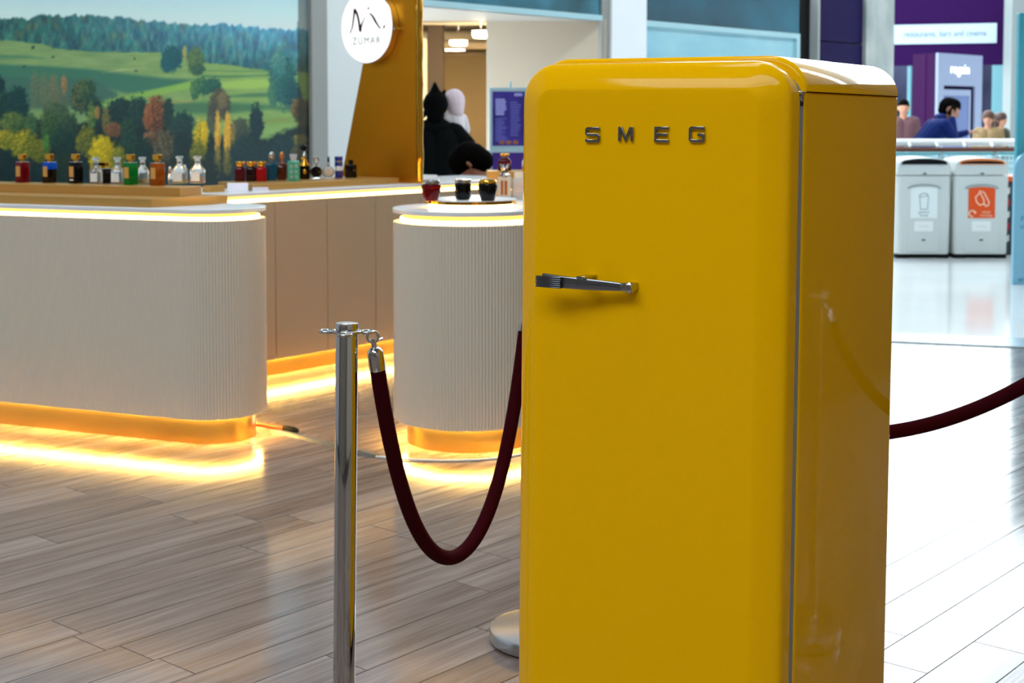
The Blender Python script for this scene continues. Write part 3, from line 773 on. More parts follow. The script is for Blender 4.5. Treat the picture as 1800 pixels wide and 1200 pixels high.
LC = Vector((-1.310, 6.200, 0)); LANG = math.atan2(-0.382, 0.924)
def make_left_counter():
    t = thing('display_counter', 'long cream fluted counter with rounded end and glowing gold plinth on the left', 'counter', LC, LANG)
    X0 = -3.2
    pl = stadium(0.18, X0, 0.0); MB().prism(pl, 0.0, 0.116).build('plinth', GOLD, t, smooth=30)
    fp = flute_path(stadium(0.23, X0, 0.0), 0.0135, 0.0052)
    mb = MB().prism([tuple(p) for p in fp], 0.114, 0.960); mb.build('fluted_body', CREAM, t, smooth=70)
    MB().prism(stadium(0.195, X0, 0.0), 0.960, 0.992).build('recess', mat('cream_recess', (232, 196, 120), 0.5), t, smooth=30)
    MB().prism(stadium(0.232, X0, 0.0, 32), 0.990, 1.010).build('worktop', SLABM, t, smooth=30, bevel=0.003)
    led_band(stadium(0.204, X0, 0.0), stadium(0.194, X0, 0.0), 0.9603, 0.974, 'upper_led_strip', t)
    led_band(stadium(0.205, X0, 0.0), stadium(0.192, X0, 0.0), 0.1115, 0.1138, 'lower_led_strip', t, LEDLOW)
    r1 = MB().prism([(-3.1, -0.19), (-0.18, -0.19), (-0.06, 0.08), (-0.06, 0.212), (-3.1, 0.212)], 0, 0.037).build('display_riser', RISER, loc=(LC.x, LC.y, 1.0102), rot=(0, 0, LANG), bevel=0.0015)
    tag(r1, 'wide lower gold riser board lying on the white top of the left counter', 'riser')
    r2 = MB().prism([(-3.1, 0.03), (-0.19, 0.03), (-0.2, 0.21), (-3.1, 0.21)], 0, 0.038).build('display_riser', RISER, loc=(LC.x, LC.y, 1.0474), rot=(0, 0, LANG), bevel=0.0015)
    tag(r2, 'narrow upper gold riser board carrying the row of square perfume bottles', 'riser')
make_left_counter()
ZU = 1.0856                                     # top of the upper riser

RC = Vector((-0.183, 6.13, 0))
def circ(r, n=96): return [(r * math.cos(2 * math.pi * k / n), r * math.sin(2 * math.pi * k / n)) for k in range(n)]
def ring_band(r0, r1, z0, z1, name, parent, m=None, n=96):
    a = circ(r1, n); b = circ(r0, n); return led_band(a + a[:1], b + b[:1], z0, z1, name, parent, m)
def make_round_counter():
    t = thing('display_counter', 'round cream fluted counter with glowing rim partly behind the refrigerator', 'counter', RC)
    MB().prism(circ(0.272), 0, 0.106).build('plinth', GOLD, t, smooth=30)
    fp = flute_path(circ(0.33, 180), 0.0142, 0.0054, True); MB().prism([tuple(p) for p in fp], 0.104, 0.952).build('fluted_body', CREAM, t, smooth=70)
    MB().prism(circ(0.288), 0.952, 0.992).build('recess', MATS['cream_recess'], t, smooth=30)
    MB().prism(circ(0.332, 128), 0.990, 1.010).build('worktop', SLABM, t, smooth=30, bevel=0.003)
    ring_band(0.287, 0.299, 0.9523, 0.969, 'upper_led_strip', t)
    ring_band(0.284, 0.297, 0.1015, 0.1038, 'lower_led_strip', t, LEDLOW)
    d = thing('display_disc', 'small round white topped disc with gold rim raised on the round counter', 'riser', (RC.x + 0.004, RC.y + 0.02, 1.0102))
    MB().prism(circ(0.17, 64), 0.0, 0.018).build('spacer', MATS['cream_recess'], d, smooth=30)
    MB().prism(circ(0.200, 96), 0.018, 0.032).build('gold_rim', GOLDP, d, smooth=30)
    MB().prism(circ(0.199, 96), 0.032, 0.035).build('disc_top', SLABM, d, smooth=30)
    ring_band(0.169, 0.182, 0.003, 0.0175, 'disc_led_strip', d)
make_round_counter()
ZD = 1.0454

BC = Vector((-1.324, 7.625, 0)); BANG = R(50.0)
def bpt(x, y, z=0):
    return BC + Vector((math.cos(BANG) * x - math.sin(BANG) * y, math.sin(BANG) * x + math.cos(BANG) * y, z))
def make_back_counter():
    t = thing('display_counter', 'long taupe panelled counter with gold plinth and light strip at the back', 'counter', BC, BANG)
    x0, x1 = -0.73, 2.275
    MB().box(x0, 0.0, 0, x1, 0.55, 0.096).build('plinth', GOLD, t)
    MB().box(x0, -0.035, 0.096, x1, 0.60, 0.945).build('carcass', mat('taupe_carcass', (120, 104, 88), 0.6), t)
    xs = [-0.73, -0.353, 0.022, 0.398, 0.773, 1.148, 1.523, 1.90, 2.275]
    for a, b in zip(xs, xs[1:]):
        MB().box(a + 0.0025, -0.052, 0.094, b - 0.0025, -0.035, 0.948).build('panel', TAUPE, t, bevel=0.0015)
    MB().box(x0, -0.015, 0.945, x1, 0.58, 0.984).build('recess', MATS['cream_recess'], t)
    MB().box(x0, -0.055, 0.982, x1, 0.62, 1.0).build('worktop', SLABM, t, bevel=0.002)
    MB().box(x0, -0.028, 0.9483, x1, -0.014, 0.964).build('upper_led_strip', LED, t)
    MB().box(x0, -0.030, 0.0925, x1, -0.012, 0.0950).build('lower_led_strip', LEDLOW, t)
    r = MB().prism([(-0.02, 0.08), (1.10, 0.08), (1.10, 0.50), (0.08, 0.50)], 0, 0.034).build('display_riser', RISER, loc=tuple(BC + Vector((0, 0, 1.0002))), rot=(0, 0, BANG), bevel=0.0015)
    tag(r, 'gold riser board on the back counter under the varied small bottles', 'riser')
    r = MB().box(1.22, 0.25, 0, 1.62, 0.5, 0.030).build('display_riser', SLABM, loc=tuple(BC + Vector((0, 0, 1.0002))), rot=(0, 0, BANG), bevel=0.002)
    tag(r, 'small white riser board right of the tall gold sign panel', 'riser')
    p = at_z(367, 338, 1.0005)
    o = MB().box(-0.05, -0.03, 0, 0.05, 0.03, 0.034).build('display_block', RISER, loc=tuple(bpt(-0.22, 0.16, 1.0003)), rot=(0, 0, BANG), bevel=0.001)
    tag(o, 'small gold block beside the white card stand on the back counter', 'block')
    c = thing('card_stand', 'larger white card stand at the left end of the back counter', 'card', bpt(-0.09, 0.12, 1.0003), R(10))
    MB().box(-0.055, -0.02, 0, 0.055, 0.02, 0.004).build('foot', WHITE, c)
    MB().add([(-0.055, -0.012, 0.004), (0.055, -0.012, 0.004), (0.055, 0.014, 0.044), (-0.055, 0.014, 0.044), (-0.055, -0.008, 0.004), (0.055, -0.008, 0.004), (0.055, 0.018, 0.044), (-0.055, 0.018, 0.044)],
             [(0,1,2,3),(4,7,6,5),(0,4,5,1),(1,5,6,2),(2,6,7,3),(3,7,4,0)]).build('card', mat('lilac_white_card', (226, 222, 238), 0.5), c)
    c = thing('card_stand', 'smaller flat white card in front of the three red bottles', 'card', bpt(-0.01, 0.03, 1.0003), R(14))
    MB().box(-0.045, -0.018, 0, 0.045, 0.018, 0.004).build('foot', WHITE, c)
    MB().box(-0.042, -0.014, 0.004, 0.042, -0.008, 0.022).build('card', MATS['lilac_white_card'], c)
make_back_counter()

# tall gold sign panel with the lit round sign
def make_sign():
    t = thing('sign_panel', 'tall slanted gold sign panel with polished edge standing on the back counter', 'sign panel', bpt(1.17, 0, 1.0002), BANG)
    pr = [(-0.01, 0.0), (0.645, 0.0), (0.25, 1.42), (-0.01, 1.42)]
    MB().prism_yz(pr, -0.012, 0.012).build('gold_sheet', GOLDB, t)
    MB().tube([(0.0, -0.028 + 0.003 * math.sin(k * 1.7), 0.0 + 1.42 * k / 24) for k in range(25)], 0.021, 14).build('polished_edge', GOLDP, t, smooth=50)
    MB().box(-0.024, -0.055, 0, 0.024, 0.02, 0.014).build('edge_foot', GOLDP, t, bevel=0.003)
    c = Vector((-0.045, 0.352, 0.945))
    s = thing('round_sign', 'round white lit sign with dark monogram on the gold panel', 'sign', tuple(bpt(1.17 + c.x, c.y, 1.0 + c.z)), BANG)
    Rr = 0.222
    rim = []
    MB().loops([[(x, Rr * k * math.cos(a), Rr * k * math.sin(a)) for a in [2 * math.pi * i / 72 for i in range(72)]] for x, k in ((0.030, 0.97), (0.030, 1.0), (-0.020, 1.0), (-0.022, 0.985))]).build('rim', SATIN, s, smooth=30)
    MB().loops([[(x, Rr * 0.985 * math.cos(a), Rr * 0.985 * math.sin(a)) for a in [2 * math.pi * i / 72 for i in range(72)]] for x in (-0.0222, -0.024)]).build('lit_face', mat('sign_face', (252, 252, 252), 0.4, emit=(255, 255, 255), es=.8), s)
    MB().tube([(-0.02, -Rr * 1.04, -0.02), (0.03, -Rr * 1.04, -0.02)], 0.008, 10).build('fixing_stud', CHROME, s, smooth=50)
    def cv(pts):
        return [(-(x - 590) / 495.0 * -Rr, (470 - y) / 614.0 * Rr) for x, y in pts]
    def smoothp(pts, n=8):
        out = []
        for i in range(len(pts) - 1):
            p0 = Vector(pts[max(i - 1, 0)]); p1 = Vector(pts[i]); p2 = Vector(pts[i + 1]); p3 = Vector(pts[min(i + 2, len(pts) - 1)])
            for k in range(n):
                q = k / n
                out.append(tuple(0.5 * ((2 * p1) + (p2 - p0) * q + (2 * p0 - 5 * p1 + 4 * p2 - p3) * q * q + (3 * p1 - p0 - 3 * p2 + p3) * q ** 3)))
        out.append(tuple(pts[-1])); return out
    INK = mat('sign_ink', (70, 40, 38), 0.5, spec=.1)
    def draw(pts, w0, w1, w2, mb):
        sp = smoothp(pts); n = len(sp); ws = []
        for k in range(n):
            q = k / (n - 1); ws.append((w0 + (w1 - w0) * q * 2 if q < .5 else w1 + (w2 - w1) * (q - .5) * 2) / 1250.0)
        P2 = [(-a, b) for a, b in cv(sp)]
        tmp = MB(); stroke(tmp, P2, ws, -0.0262, -0.0242)
        mb.add([(y, x, z) for x, y, z in tmp.v], tmp.f)
    mono = MB()
    draw([(272, 562), (318, 460), (343, 320), (358, 215), (364, 160)], 8, 16, 22, mono)
    draw([(360, 160), (410, 240), (440, 340), (460, 450), (476, 540)], 24, 20, 26, mono)
    draw([(474, 545), (488, 470), (520, 390), (575, 300)], 26, 14, 2, mono)
    draw([(655, 248), (715, 300), (790, 420), (865, 516)], 8, 20, 8, mono)
    draw([(940, 455), (930, 490), (908, 515)], 16, 14, 3, mono)
    draw([(628, 150), (640, 175)], 14, 22, 12, mono)
    mono.build('monogram', INK, s)
    o = text('lettering', 'ZUMAR', 0.062, mat('sign_faint_ink', (150, 160, 160), 0.5, spec=.1), s, (-0.0252, 0.0, -0.085), (math.pi / 2, 0, -math.pi / 2), 0.0006, 1.0, space=1.25)
make_sign()
#PART3
# ------------------------------------------------------------------ perfume bottles
def glass(name, col, tr=0.55, rough=0.04): return mat(name, col, rough, trans=tr, ior=1.3, spec=0.5)
CLEAR = glass('clear_glass', (236, 242, 244), 0.86)
CRYST = glass('crystal', (244, 248, 250), 0.7, 0.08)
LABG = mat('gold_label', (222, 168, 88), 0.4, 0.3)
LABW = mat('white_label', (232, 232, 230), 0.5)
AMBER = glass('amber_liquid', (206, 128, 20), 0.5)
def sq_loops(prof, corner=0.004, n=3):
    """rounded square loops: (half width x, half depth y, z)"""
    return [[(x, y, z) for x, y in rrect(2 * a, 2 * b, min(corner, a * .6, b * .6), n)] for a, b, z in prof]

def square_bottle(label, px, py, zp, body_m, H=0.098, w=0.050, rotz=R(-34), cap_m=None, low_m=None, lab=True, capw=0.040, capd=0.022, caph=0.026, group='square labelled bottles on the upper riser', strap=False):
    p = at_z(px, py, zp); cap_m = cap_m or GOLDP
    t = thing('perfume_bottle', label, 'perfume bottle', (p.x, p.y, zp), rotz, group)
    h = w / 2
    if low_m:
        MB().loops(sq_loops([(h * .96, h * .96, 0), (h, h, .003), (h, h, H * .66)])).build('lower_body', low_m, t, smooth=35)
        MB().loops(sq_loops([(h, h, H * .66), (h, h, H - .005), (h * .9, h * .9, H)])).build('upper_body', body_m, t, smooth=35)
    else:
        MB().loops(sq_loops([(h * .96, h * .96, 0), (h, h, .003), (h, h, H - .005), (h * .9, h * .9, H)])).build('body', body_m, t, smooth=35)
    MB().loops(sq_loops([(h * .92, h * .92, H), (h * .9, h * .9, H + .002)])).build('shoulder', SATIN, t)
    MB().lathe([(.010, H + .002), (.010, H + .012), (.013, H + .012), (.013, H + .014)], 16).build('neck', cap_m, t, smooth=40)
    MB().box(-capw / 2, -capd / 2, H + .013, capw / 2, capd / 2, H + .013 + caph).build('cap', cap_m, t, bevel=.002)
    if lab:
        MB().box(-h * .62, -h - .0016, H * .30, h * .62, -h - .0002, H * .80).build('label_plate', LABG, t)
    if strap:
        MB().box(-h * .5, -h - .0012, H * .13, h * .5, -h - .0002, H * .20).build('print_line', LABW, t)
    return t
square_bottle('dark red square bottle with gold label, leftmost on the upper riser', 40, 320.5, ZU, glass('red_glass', (120, 6, 20), .35))
square_bottle('square bottle with bright blue shoulders and gold label on the upper riser', 87.5, 321, ZU, glass('blue_glass', (8, 84, 206), .3), low_m=glass('brown_black_glass', (30, 22, 10), .3))
square_bottle('tall black square bottle with gold label and white print line', 133.5, 322, ZU, BLACK, H=.100, strap=True)
square_bottle('short black square bottle with wide gold cap between two clear decanters', 183, 321.5, ZU, BLACK, H=.068, w=.052, capw=.050, capd=.024, caph=.018)
square_bottle('bright green square bottle with gold label on the upper riser', 230, 324.5, ZU, glass('green_glass', (0, 128, 40), .4), H=.102)
square_bottle('amber square bottle with gold label on the upper riser', 277, 326, ZU, glass('amber_glass', (176, 84, 6), .45), H=.103)

def decanter(label, px, py, zp, w=.056, d=.040, H=.122, fill=.3, rotz=R(-15), liquid=None, lab=True):
    p = at_z(px, py, zp)
    t = thing('clear_decanter', label, 'perfume bottle', (p.x, p.y, zp), rotz, 'clear decanters on the upper riser')
    a, b = w / 2, d / 2; hb = H * .50
    MB().loops(sq_loops([(a * .95, b * .95, 0), (a, b, .003), (a, b, hb), (a * .9, b * .9, hb + .006), (a * .42, b * .5, hb + .026), (.011, .010, hb + .032), (.011, .010, hb + .040)], .006, 4)).build('body', CLEAR, t, smooth=40)
    MB().loops(sq_loops([(a * .93, b * .9, .004), (a * .93, b * .9, .004 + hb * fill)], .005, 4)).build('liquid', liquid or AMBER, t)
    MB().lathe([(.014, hb + .040), (.015, hb + .043), (.011, hb + .046), (.010, hb + .050), (.017, hb + .056), (.0185, hb + .062), (.016, hb + .066), (0, hb + .067)], 18).build('stopper', CRYST, t, smooth=50)
    if lab: MB().box(-a * .7, -b - .0013, hb * .18, a * .7, -b - .0002, hb * .85).build('label_plate', LABW, t)
    return t
decanter('clear decanter just left of the short black bottle', 169, 323, ZU, .050, .04, .118, .12)
decanter('clear decanter between the short black bottle and the green bottle', 207, 323.5, ZU, .052, .04, .120, .12)
decanter('clear decanter with yellow perfume between the green and amber bottles', 251, 323.5, ZU, .050, .04, .122, .32, liquid=glass('yellow_liquid', (214, 170, 20), .5), lab=False)
decanter('wide clear decanter with yellow perfume right of the amber bottle', 316, 322.5, ZU, .066, .044, .126, .30, liquid=MATS['yellow_liquid'])
decanter('clear decanter with amber perfume, rightmost on the upper riser', 347.5, 322, ZU, .062, .044, .126, .42)
for px, lb in ((299, 'tiny clear vial left of the wide clear decanter'), (325.5, 'tiny pink-necked vial behind the wide clear decanter')):
    p = at_z(px, 323 if px < 310 else 319, ZU)
    t = thing('sample_vial', lb, 'vial', (p.x, p.y, ZU), 0, 'small sample vials')
    MB().lathe([(.009, 0), (.0095, .002), (.0095, .040), (.006, .046), (.006, .050)], 14).build('body', CLEAR, t, smooth=40)
    MB().lathe([(.0068, .050), (.0068, .058)], 12).build('collar', mat('copper', (214, 140, 90), .3, 1.0), t)
    MB().lathe([(.006, .058), (.007, .066), (.006, .078), (.002, .082)], 12).build('stopper', CRYST, t, smooth=50)

ZB2 = 1.0345                                     # top of the riser on the back counter
GRB = 'varied bottles on the back counter'
def bpos(px, py): return at_z(px, py, ZB2)
def bthing(label, px, py, rotz=R(10)):
    p = bpos(px, py); return thing('perfume_bottle', label, 'perfume bottle', (p.x, p.y, ZB2), rotz, GRB)
K = 8.3 / 2500                                   # metres per pixel there
for px, col, nm, lb in ((422, (92, 10, 22), 'wine_glass', 'wine red bottle with gold cap, leftmost of the three on the back riser'),
                        (441.5, (40, 4, 12), 'dark_wine_glass', 'darkest wine bottle, middle of the three gold capped ones'),
                        (459.5, (170, 8, 16), 'scarlet_glass', 'bright red gold capped bottle beside the teal bottle')):
    t = bthing(lb, px, 318.5)
    w = 8.6 * K; h = 25 * K
    MB().loops(sq_loops([(w * .94, w * .66, 0), (w, w * .7, .003), (w, w * .7, h - .008), (w * .8, w * .55, h)], .008, 4)).build('body', glass(nm, col, .3), t, smooth=40)
    MB().lathe([(.012, h), (.012, h + .006), (.026, h + .008), (.027, h + .026), (.025, h + .029), (0, h + .029)], 20).build('cap', GOLDP, t, smooth=40)
def tapered(label, px, py, w, h, m, stop_m, sw, sh, shade=None):
    t = bthing(label, px, py); a = w * K / 2; h = h * K
    MB().loops(sq_loops([(a * .86, a * .6, 0), (a * .9, a * .64, .004), (a, a * .7, h * .92), (a * .7, a * .5, h)], .006, 4)).build('body', m, t, smooth=40)
    MB().lathe([(.010, h), (.010, h + .008), (.006, h + .010)], 14).build('neck', stop_m, t)
    MB().ellipsoid((0, 0, h + .010 + sh * K / 2), sw * K / 2, sw * K / 2 * .7, sh * K / 2).build('stopper', stop_m, t, smooth=60)
    return t
tapered('teal blue bottle with tall silver oval stopper on the back riser', 477.5, 317, 20, 30, glass('teal_glass', (20, 96, 128), .5), CHROME, 11, 17)
tapered('dark amber bottle with copper oval stopper on the back riser', 495.5, 316.5, 17, 30, glass('deep_amber_glass', (96, 40, 6), .4), MATS['copper'], 8.5, 17)
t = bthing('mint green engraved bottle with grey stopper on the back riser', 516, 318, R(14))
a = 10 * K
MB().loops(sq_loops([(a * .95, a * .6, 0), (a, a * .65, .003), (a, a * .65, 33 * K), (a * .9, a * .5, 35 * K)], .004, 4)).build('body', glass('mint_glass', (110, 206, 178), .5), t, smooth=35)
for k in range(3):
    for q in range(2): MB().ellipsoid((-a * .4 + a * .8 * q, -a * .66, (7 + 9 * k) * K), a * .26, .003, 3.2 * K, 12, 6).build('engraved_relief', CRYST, t, smooth=60)
MB().loops(sq_loops([(4.5 * K, 4 * K, 35 * K), (6.4 * K, 5 * K, 45 * K), (6 * K, 4.6 * K, 46 * K)], .004, 4)).build('stopper', mat('grey_stopper', (178, 176, 182), .3), t, smooth=35)
t = bthing('black bottle with gold shoulders and dark ball on a stem', 535.5, 314.5)
a = 9.6 * K
MB().lathe([(a * .9, 0), (a, .004), (a, 22 * K), (a * .96, 24 * K)], 24).build('body', BLACK, t, smooth=40)
MB().lathe([(a, 24 * K), (a * .95, 26 * K), (a * .45, 31 * K), (a * .35, 36 * K)], 24).build('gold_shoulder', GOLDP, t, smooth=40)
MB().ellipsoid((0, -a * .96, 13 * K), 3 * K, .004, 4.5 * K, 12, 8).build('gold_medallion', GOLDP, t, smooth=60)
MB().ellipsoid((-3 * K, -2 * K, 36 * K), 3.2 * K, 3.2 * K, 3.2 * K, 12, 8).build('gold_bead', GOLDP, t, smooth=60)
MB().lathe([(2 * K, 36 * K), (4 * K, 41 * K), (2.4 * K, 45 * K), (1.4 * K, 50 * K)], 14).build('stem', CHROME, t, smooth=40)
MB().ellipsoid((-1 * K, 0, 55.5 * K), 6.4 * K, 6.4 * K, 6.4 * K, 18, 12).build('ball_stopper', BLACK, t, smooth=60)
def flask(label, px, py, r, m, rim_m, neck_m, foot_m, top):
    t = bthing(label, px, py); r *= K; c = r + .006
    MB().loops([[(r * q * math.cos(a_), y, c + r * q * math.sin(a_)) for a_ in [2 * math.pi * i / 32 for i in range(32)]] for y, q in ((-.013, .55), (-.012, .8), (-.007, .93), (.007, .93), (.012, .8), (.013, .55))]).build('disc_body', m, t, smooth=40)
    MB().tube([(r * .96 * math.cos(a_), 0, c + r * .96 * math.sin(a_)) for a_ in [2 * math.pi * i / 40 for i in range(40)]], .0036, 8, True).build('rim', rim_m, t, smooth=50)
    MB().loops(sq_loops([(r * .75, .016, 0), (r * .7, .015, .004), (r * .3, .012, .008)], .004, 3)).build('foot', foot_m, t)
    MB().lathe([(.009, c + r * .93), (.007, c + r + .010), (.010, c + r + .014), (.006, c + r + .022)], 16).build('neck', neck_m, t, smooth=40)
    z = c + r + .022
    if top == 'ring':
        MB().tube([(4 * K * math.cos(a_), 0, z + 4.6 * K + 4.6 * K * math.sin(a_)) for a_ in [2 * math.pi * i / 28 for i in range(28)]], .0052, 8, True).build('ring_stopper', CHROME, t, smooth=50)
    else:
        MB().lathe([(.005, z), (.007, z + .008), (.006, z + .028), (.002, z + .036)], 14).build('stopper', BLACK, t, smooth=50)
flask('round black flask with silver ring stopper on the back riser', 556, 314, 10.5, BLACK, SATIN, CHROME, SATIN, 'ring')
flask('round silver flask with thin black stopper on the back riser', 577.5, 313.5, 10, mat('pearl_silver', (206, 200, 196), .35, .5), CHROME, CHROME, CRYST, 'pin')
t = bthing('slim royal blue bottle with white banded tiers on the back riser', 595.5, 312.5)
RB = mat('royal_blue', (10, 34, 130), .2)
MB().loops(sq_loops([(6.6 * K, 5 * K, 0), (6.8 * K, 5.2 * K, 12.5 * K)], .004)).build('body', RB, t, smooth=35)
MB().lathe([(6 * K, 12.5 * K), (7.4 * K, 15 * K), (6 * K, 17 * K), (7.4 * K, 19 * K), (6 * K, 21 * K)], 20).build('white_band', LABW, t, smooth=40)
MB().loops(sq_loops([(7 * K, 5.2 * K, 21 * K), (7 * K, 5.2 * K, 28.5 * K)], .004)).build('upper_block', RB, t, smooth=35)
MB().lathe([(6.6 * K, 28.5 * K), (6.9 * K, 31 * K)], 20).build('collar', SATIN, t)
MB().loops(sq_loops([(7 * K, 5.2 * K, 31 * K), (7 * K, 5.2 * K, 38.5 * K)], .004)).build('cap', RB, t, smooth=35)
t = bthing('square brown-black bottle with small cap, rightmost on the back riser', 617, 312, R(6))
BB = glass('brown_black', (26, 12, 8), .15)
MB().loops(sq_loops([(10 * K, 6 * K, 0), (10.4 * K, 6.4 * K, .003), (10.4 * K, 6.4 * K, 22 * K), (9.8 * K, 6 * K, 23.5 * K)], .003)).build('body', BB, t, smooth=35)
MB().loops(sq_loops([(3 * K, 3 * K, 23.5 * K), (4.2 * K, 4 * K, 25 * K), (4.2 * K, 4 * K, 32 * K)], .002)).build('cap', BLACK, t, smooth=35)

# jars on the disc of the round counter
KJ = 6.0 / 2500
def jar(label, px, Y, prof, m, lid, lid_m, shade=None):
    p = at_y(px, 350, Y)
    t = thing('cream_jar', label, 'jar', (p.x, Y, ZD), 0, 'jars on the round disc')
    MB().lathe([(a * KJ, b * KJ) for a, b in prof], 32).build('body', m, t, smooth=35)
    MB().lathe([(a * KJ, b * KJ) for a, b in lid], 32).build('lid', lid_m, t, smooth=35)
jar('dark red glass jar with silver lid on the disc, leftmost of three', 758, 5.99, [(0, 0), (10, 0), (12, 1.5), (16.5, 16), (17.6, 26), (16.5, 29), (14, 30)], glass('jar_red', (110, 6, 16), .45), [(14, 30), (15, 30.5), (15.4, 33), (14.4, 36.5), (12, 37), (0, 37)], SATIN)
jar('black straight sided jar with wide silver lid, middle of three', 814, 6.08, [(0, 0), (10, 0), (11.5, .6), (14.6, 6), (14.8, 27), (13.8, 30)], BLACK, [(14.2, 30), (14.8, 30.5), (14.8, 36), (13.8, 37), (0, 37)], SATIN)
jar('black tapering jar with yellow gold lid, rightmost of three', 857.5, 5.99, [(0, 0), (10.5, 0), (12, 1), (16, 16), (17.2, 27), (16, 30)], BLACK, [(14.6, 30), (15.8, 31), (15.8, 34.5), (14, 37.5), (9, 39), (0, 39)], GOLDP)

# short counter behind the round one, with the bottles next to the refrigerator
def make_rear_counter():
    t = thing('display_counter', 'short taupe counter half hidden between round counter and refrigerator', 'counter', (0.12, 6.95, 0), R(2))
    MB().box(-.30, -.26, 0, .45, .30, .096).build('plinth', GOLD, t)
    for x in (-.32, -.06, .20): MB().box(x + .002, -.30, .096, x + .258, .34, .948).build('panel', TAUPE, t, bevel=.0015)
    MB().box(-.30, -.27, .948, .44, .32, .984).build('recess', MATS['cream_recess'], t)
    MB().box(-.33, -.31, .982, .47, .35, 1.0).build('worktop', SLABM, t, bevel=.002)
    MB().box(-.30, -.290, .9485, .44, -.272, .966).build('led_strip', LED, t)
    o = MB().box(-.24, .06, 0, .40, .30, .130).build('display_riser', RISER, loc=(0.12, 6.95, 1.0003), rot=(0, 0, R(2)), bevel=.002)
    tag(o, 'tall gold riser block behind the bottles beside the refrigerator', 'riser')
make_rear_counter()
KR = 6.9 / 2500
p = at_y(887, 349, 6.83)
t = thing('perfume_bottle', 'clear square bottle with brown core and silver crown top near the refrigerator', 'perfume bottle', (p.x, 6.83, 1.0003), R(-8), 'bottles beside the refrigerator')
a = 12 * KR
MB().loops(sq_loops([(a * .95, a * .6, 0), (a, a * .62, .003), (a, a * .62, 38 * KR), (a * .85, a * .5, 41 * KR)], .004, 3)).build('body', CRYST, t, smooth=35)
MB().box(-a * .5, -a * .64, 9 * KR, -a * .08, -a * .63, 34 * KR).build('brown_core', mat('brown_core', (128, 58, 14), .3), t)
MB().box(a * .08, -a * .64, 9 * KR, a * .5, -a * .63, 34 * KR).build('brown_core', MATS['brown_core'], t)
MB().box(-a * .5, -a * .64, 2 * KR, a * .5, -a * .63, 5 * KR).build('print_line', DARKGREY, t)
MB().lathe([(9 * KR, 41 * KR), (9.6 * KR, 44 * KR), (6 * KR, 47 * KR), (5.6 * KR, 52 * KR), (6.4 * KR, 56 * KR)], 20).build('neck', CHROME, t, smooth=40)
cr = MB()
for k in range(7):
    a0 = 2 * math.pi * k / 7; w_ = .42
    q = [(6.4 * KR * math.cos(a0 - w_), 6.4 * KR * math.sin(a0 - w_), 55 * KR), (6.4 * KR * math.cos(a0 + w_), 6.4 * KR * math.sin(a0 + w_), 55 * KR), (9.6 * KR * math.cos(a0), 9.6 * KR * math.sin(a0), 63 * KR)]
    q2 = [(x * .82, y * .82, z) for x, y, z in q]
    cr.add(q + q2, [(0, 1, 2), (5, 4, 3), (0, 3, 4, 1), (1, 4, 5, 2), (2, 5, 3, 0)])
cr.build('crown', CHROME, t)
def bow_bottle(label, px, Y, zb, body_m, low_m, k):
    p = at_y(px, 300, Y)
    t = thing('perfume_bottle', label, 'perfume bottle', (p.x, Y, zb), 0, 'bottles beside the refrigerator')
    MB().loops(sq_loops([(11 * k, 7 * k, 0), (11.6 * k, 7.4 * k, .003), (11.8 * k, 7.6 * k, 8 * k)], .008, 4)).build('lower_body', low_m, t, smooth=40)
    MB().loops(sq_loops([(11.8 * k, 7.6 * k, 8 * k), (11.6 * k, 7.4 * k, 16 * k), (8 * k, 6 * k, 22 * k), (3 * k, 3 * k, 24.5 * k)], .010, 4)).build('body', body_m, t, smooth=40)
    for s_ in (-1, 1): MB().ellipsoid((s_ * 4 * k, 0, 28 * k), 4.4 * k, 2 * k, 3 * k, 12, 8).build('bow_loop', GOLDP, t, smooth=60)
    MB().lathe([(2.4 * k, 24 * k), (3 * k, 26 * k), (2 * k, 29 * k), (0, 30 * k)], 12).build('bow_knot', GOLDP, t, smooth=50)
    return t
k7 = 7.12 / 2500
bow_bottle('dark red bottle with gold bow cap behind the crowned bottle', 887, 7.12, 1.1305, glass('bow_red', (84, 8, 24), .3), MATS['bow_red'], k7)
t = bow_bottle('pale pink bottle with gold bow cap and orange base by the refrigerator', 929, 7.12, 1.1305, glass('bow_pink', (240, 224, 232), .4), glass('bow_orange', (236, 150, 60), .4), k7)
MB().box(-2.5 * k7, -8 * k7, 9 * k7, 3 * k7, -7.4 * k7, 16 * k7).build('label_plate', mat('brown_label', (70, 40, 30), .5), t)
for px, m, lb, cm, tm in ((912, glass('frosted_clear', (224, 222, 220), .4, .15), 'clear square bottle with pale cap left of the black bottle', mat('pale_cap', (222, 214, 206), .4), mat('pink_print', (222, 170, 160), .5)),
                      (934, BLACK, 'black square bottle with gold print touching the refrigerator outline', BLACK, LABG)):
    p = at_y(px, 349, 6.86)
    t = thing('perfume_bottle', lb, 'perfume bottle', (p.x, 6.86, 1.0003), R(3), 'bottles beside the refrigerator')
    MB().loops(sq_loops([(10.6 * KR, 8 * KR, 0), (11 * KR, 8.4 * KR, .003), (11 * KR, 8.4 * KR, 36 * KR), (10 * KR, 7.6 * KR, 38 * KR)], .003)).build('body', m, t, smooth=35)
    MB().loops(sq_loops([(8 * KR, 6 * KR, 38 * KR), (8 * KR, 6 * KR, 48 * KR)], .003)).build('cap', cm, t, smooth=35)
    for q in range(4): MB().box(-7 * KR + q * KR, -8.8 * KR, (8 + 6 * q) * KR, (3 + q) * KR, -8.42 * KR, (10 + 6 * q) * KR).build('print_line', tm, t)

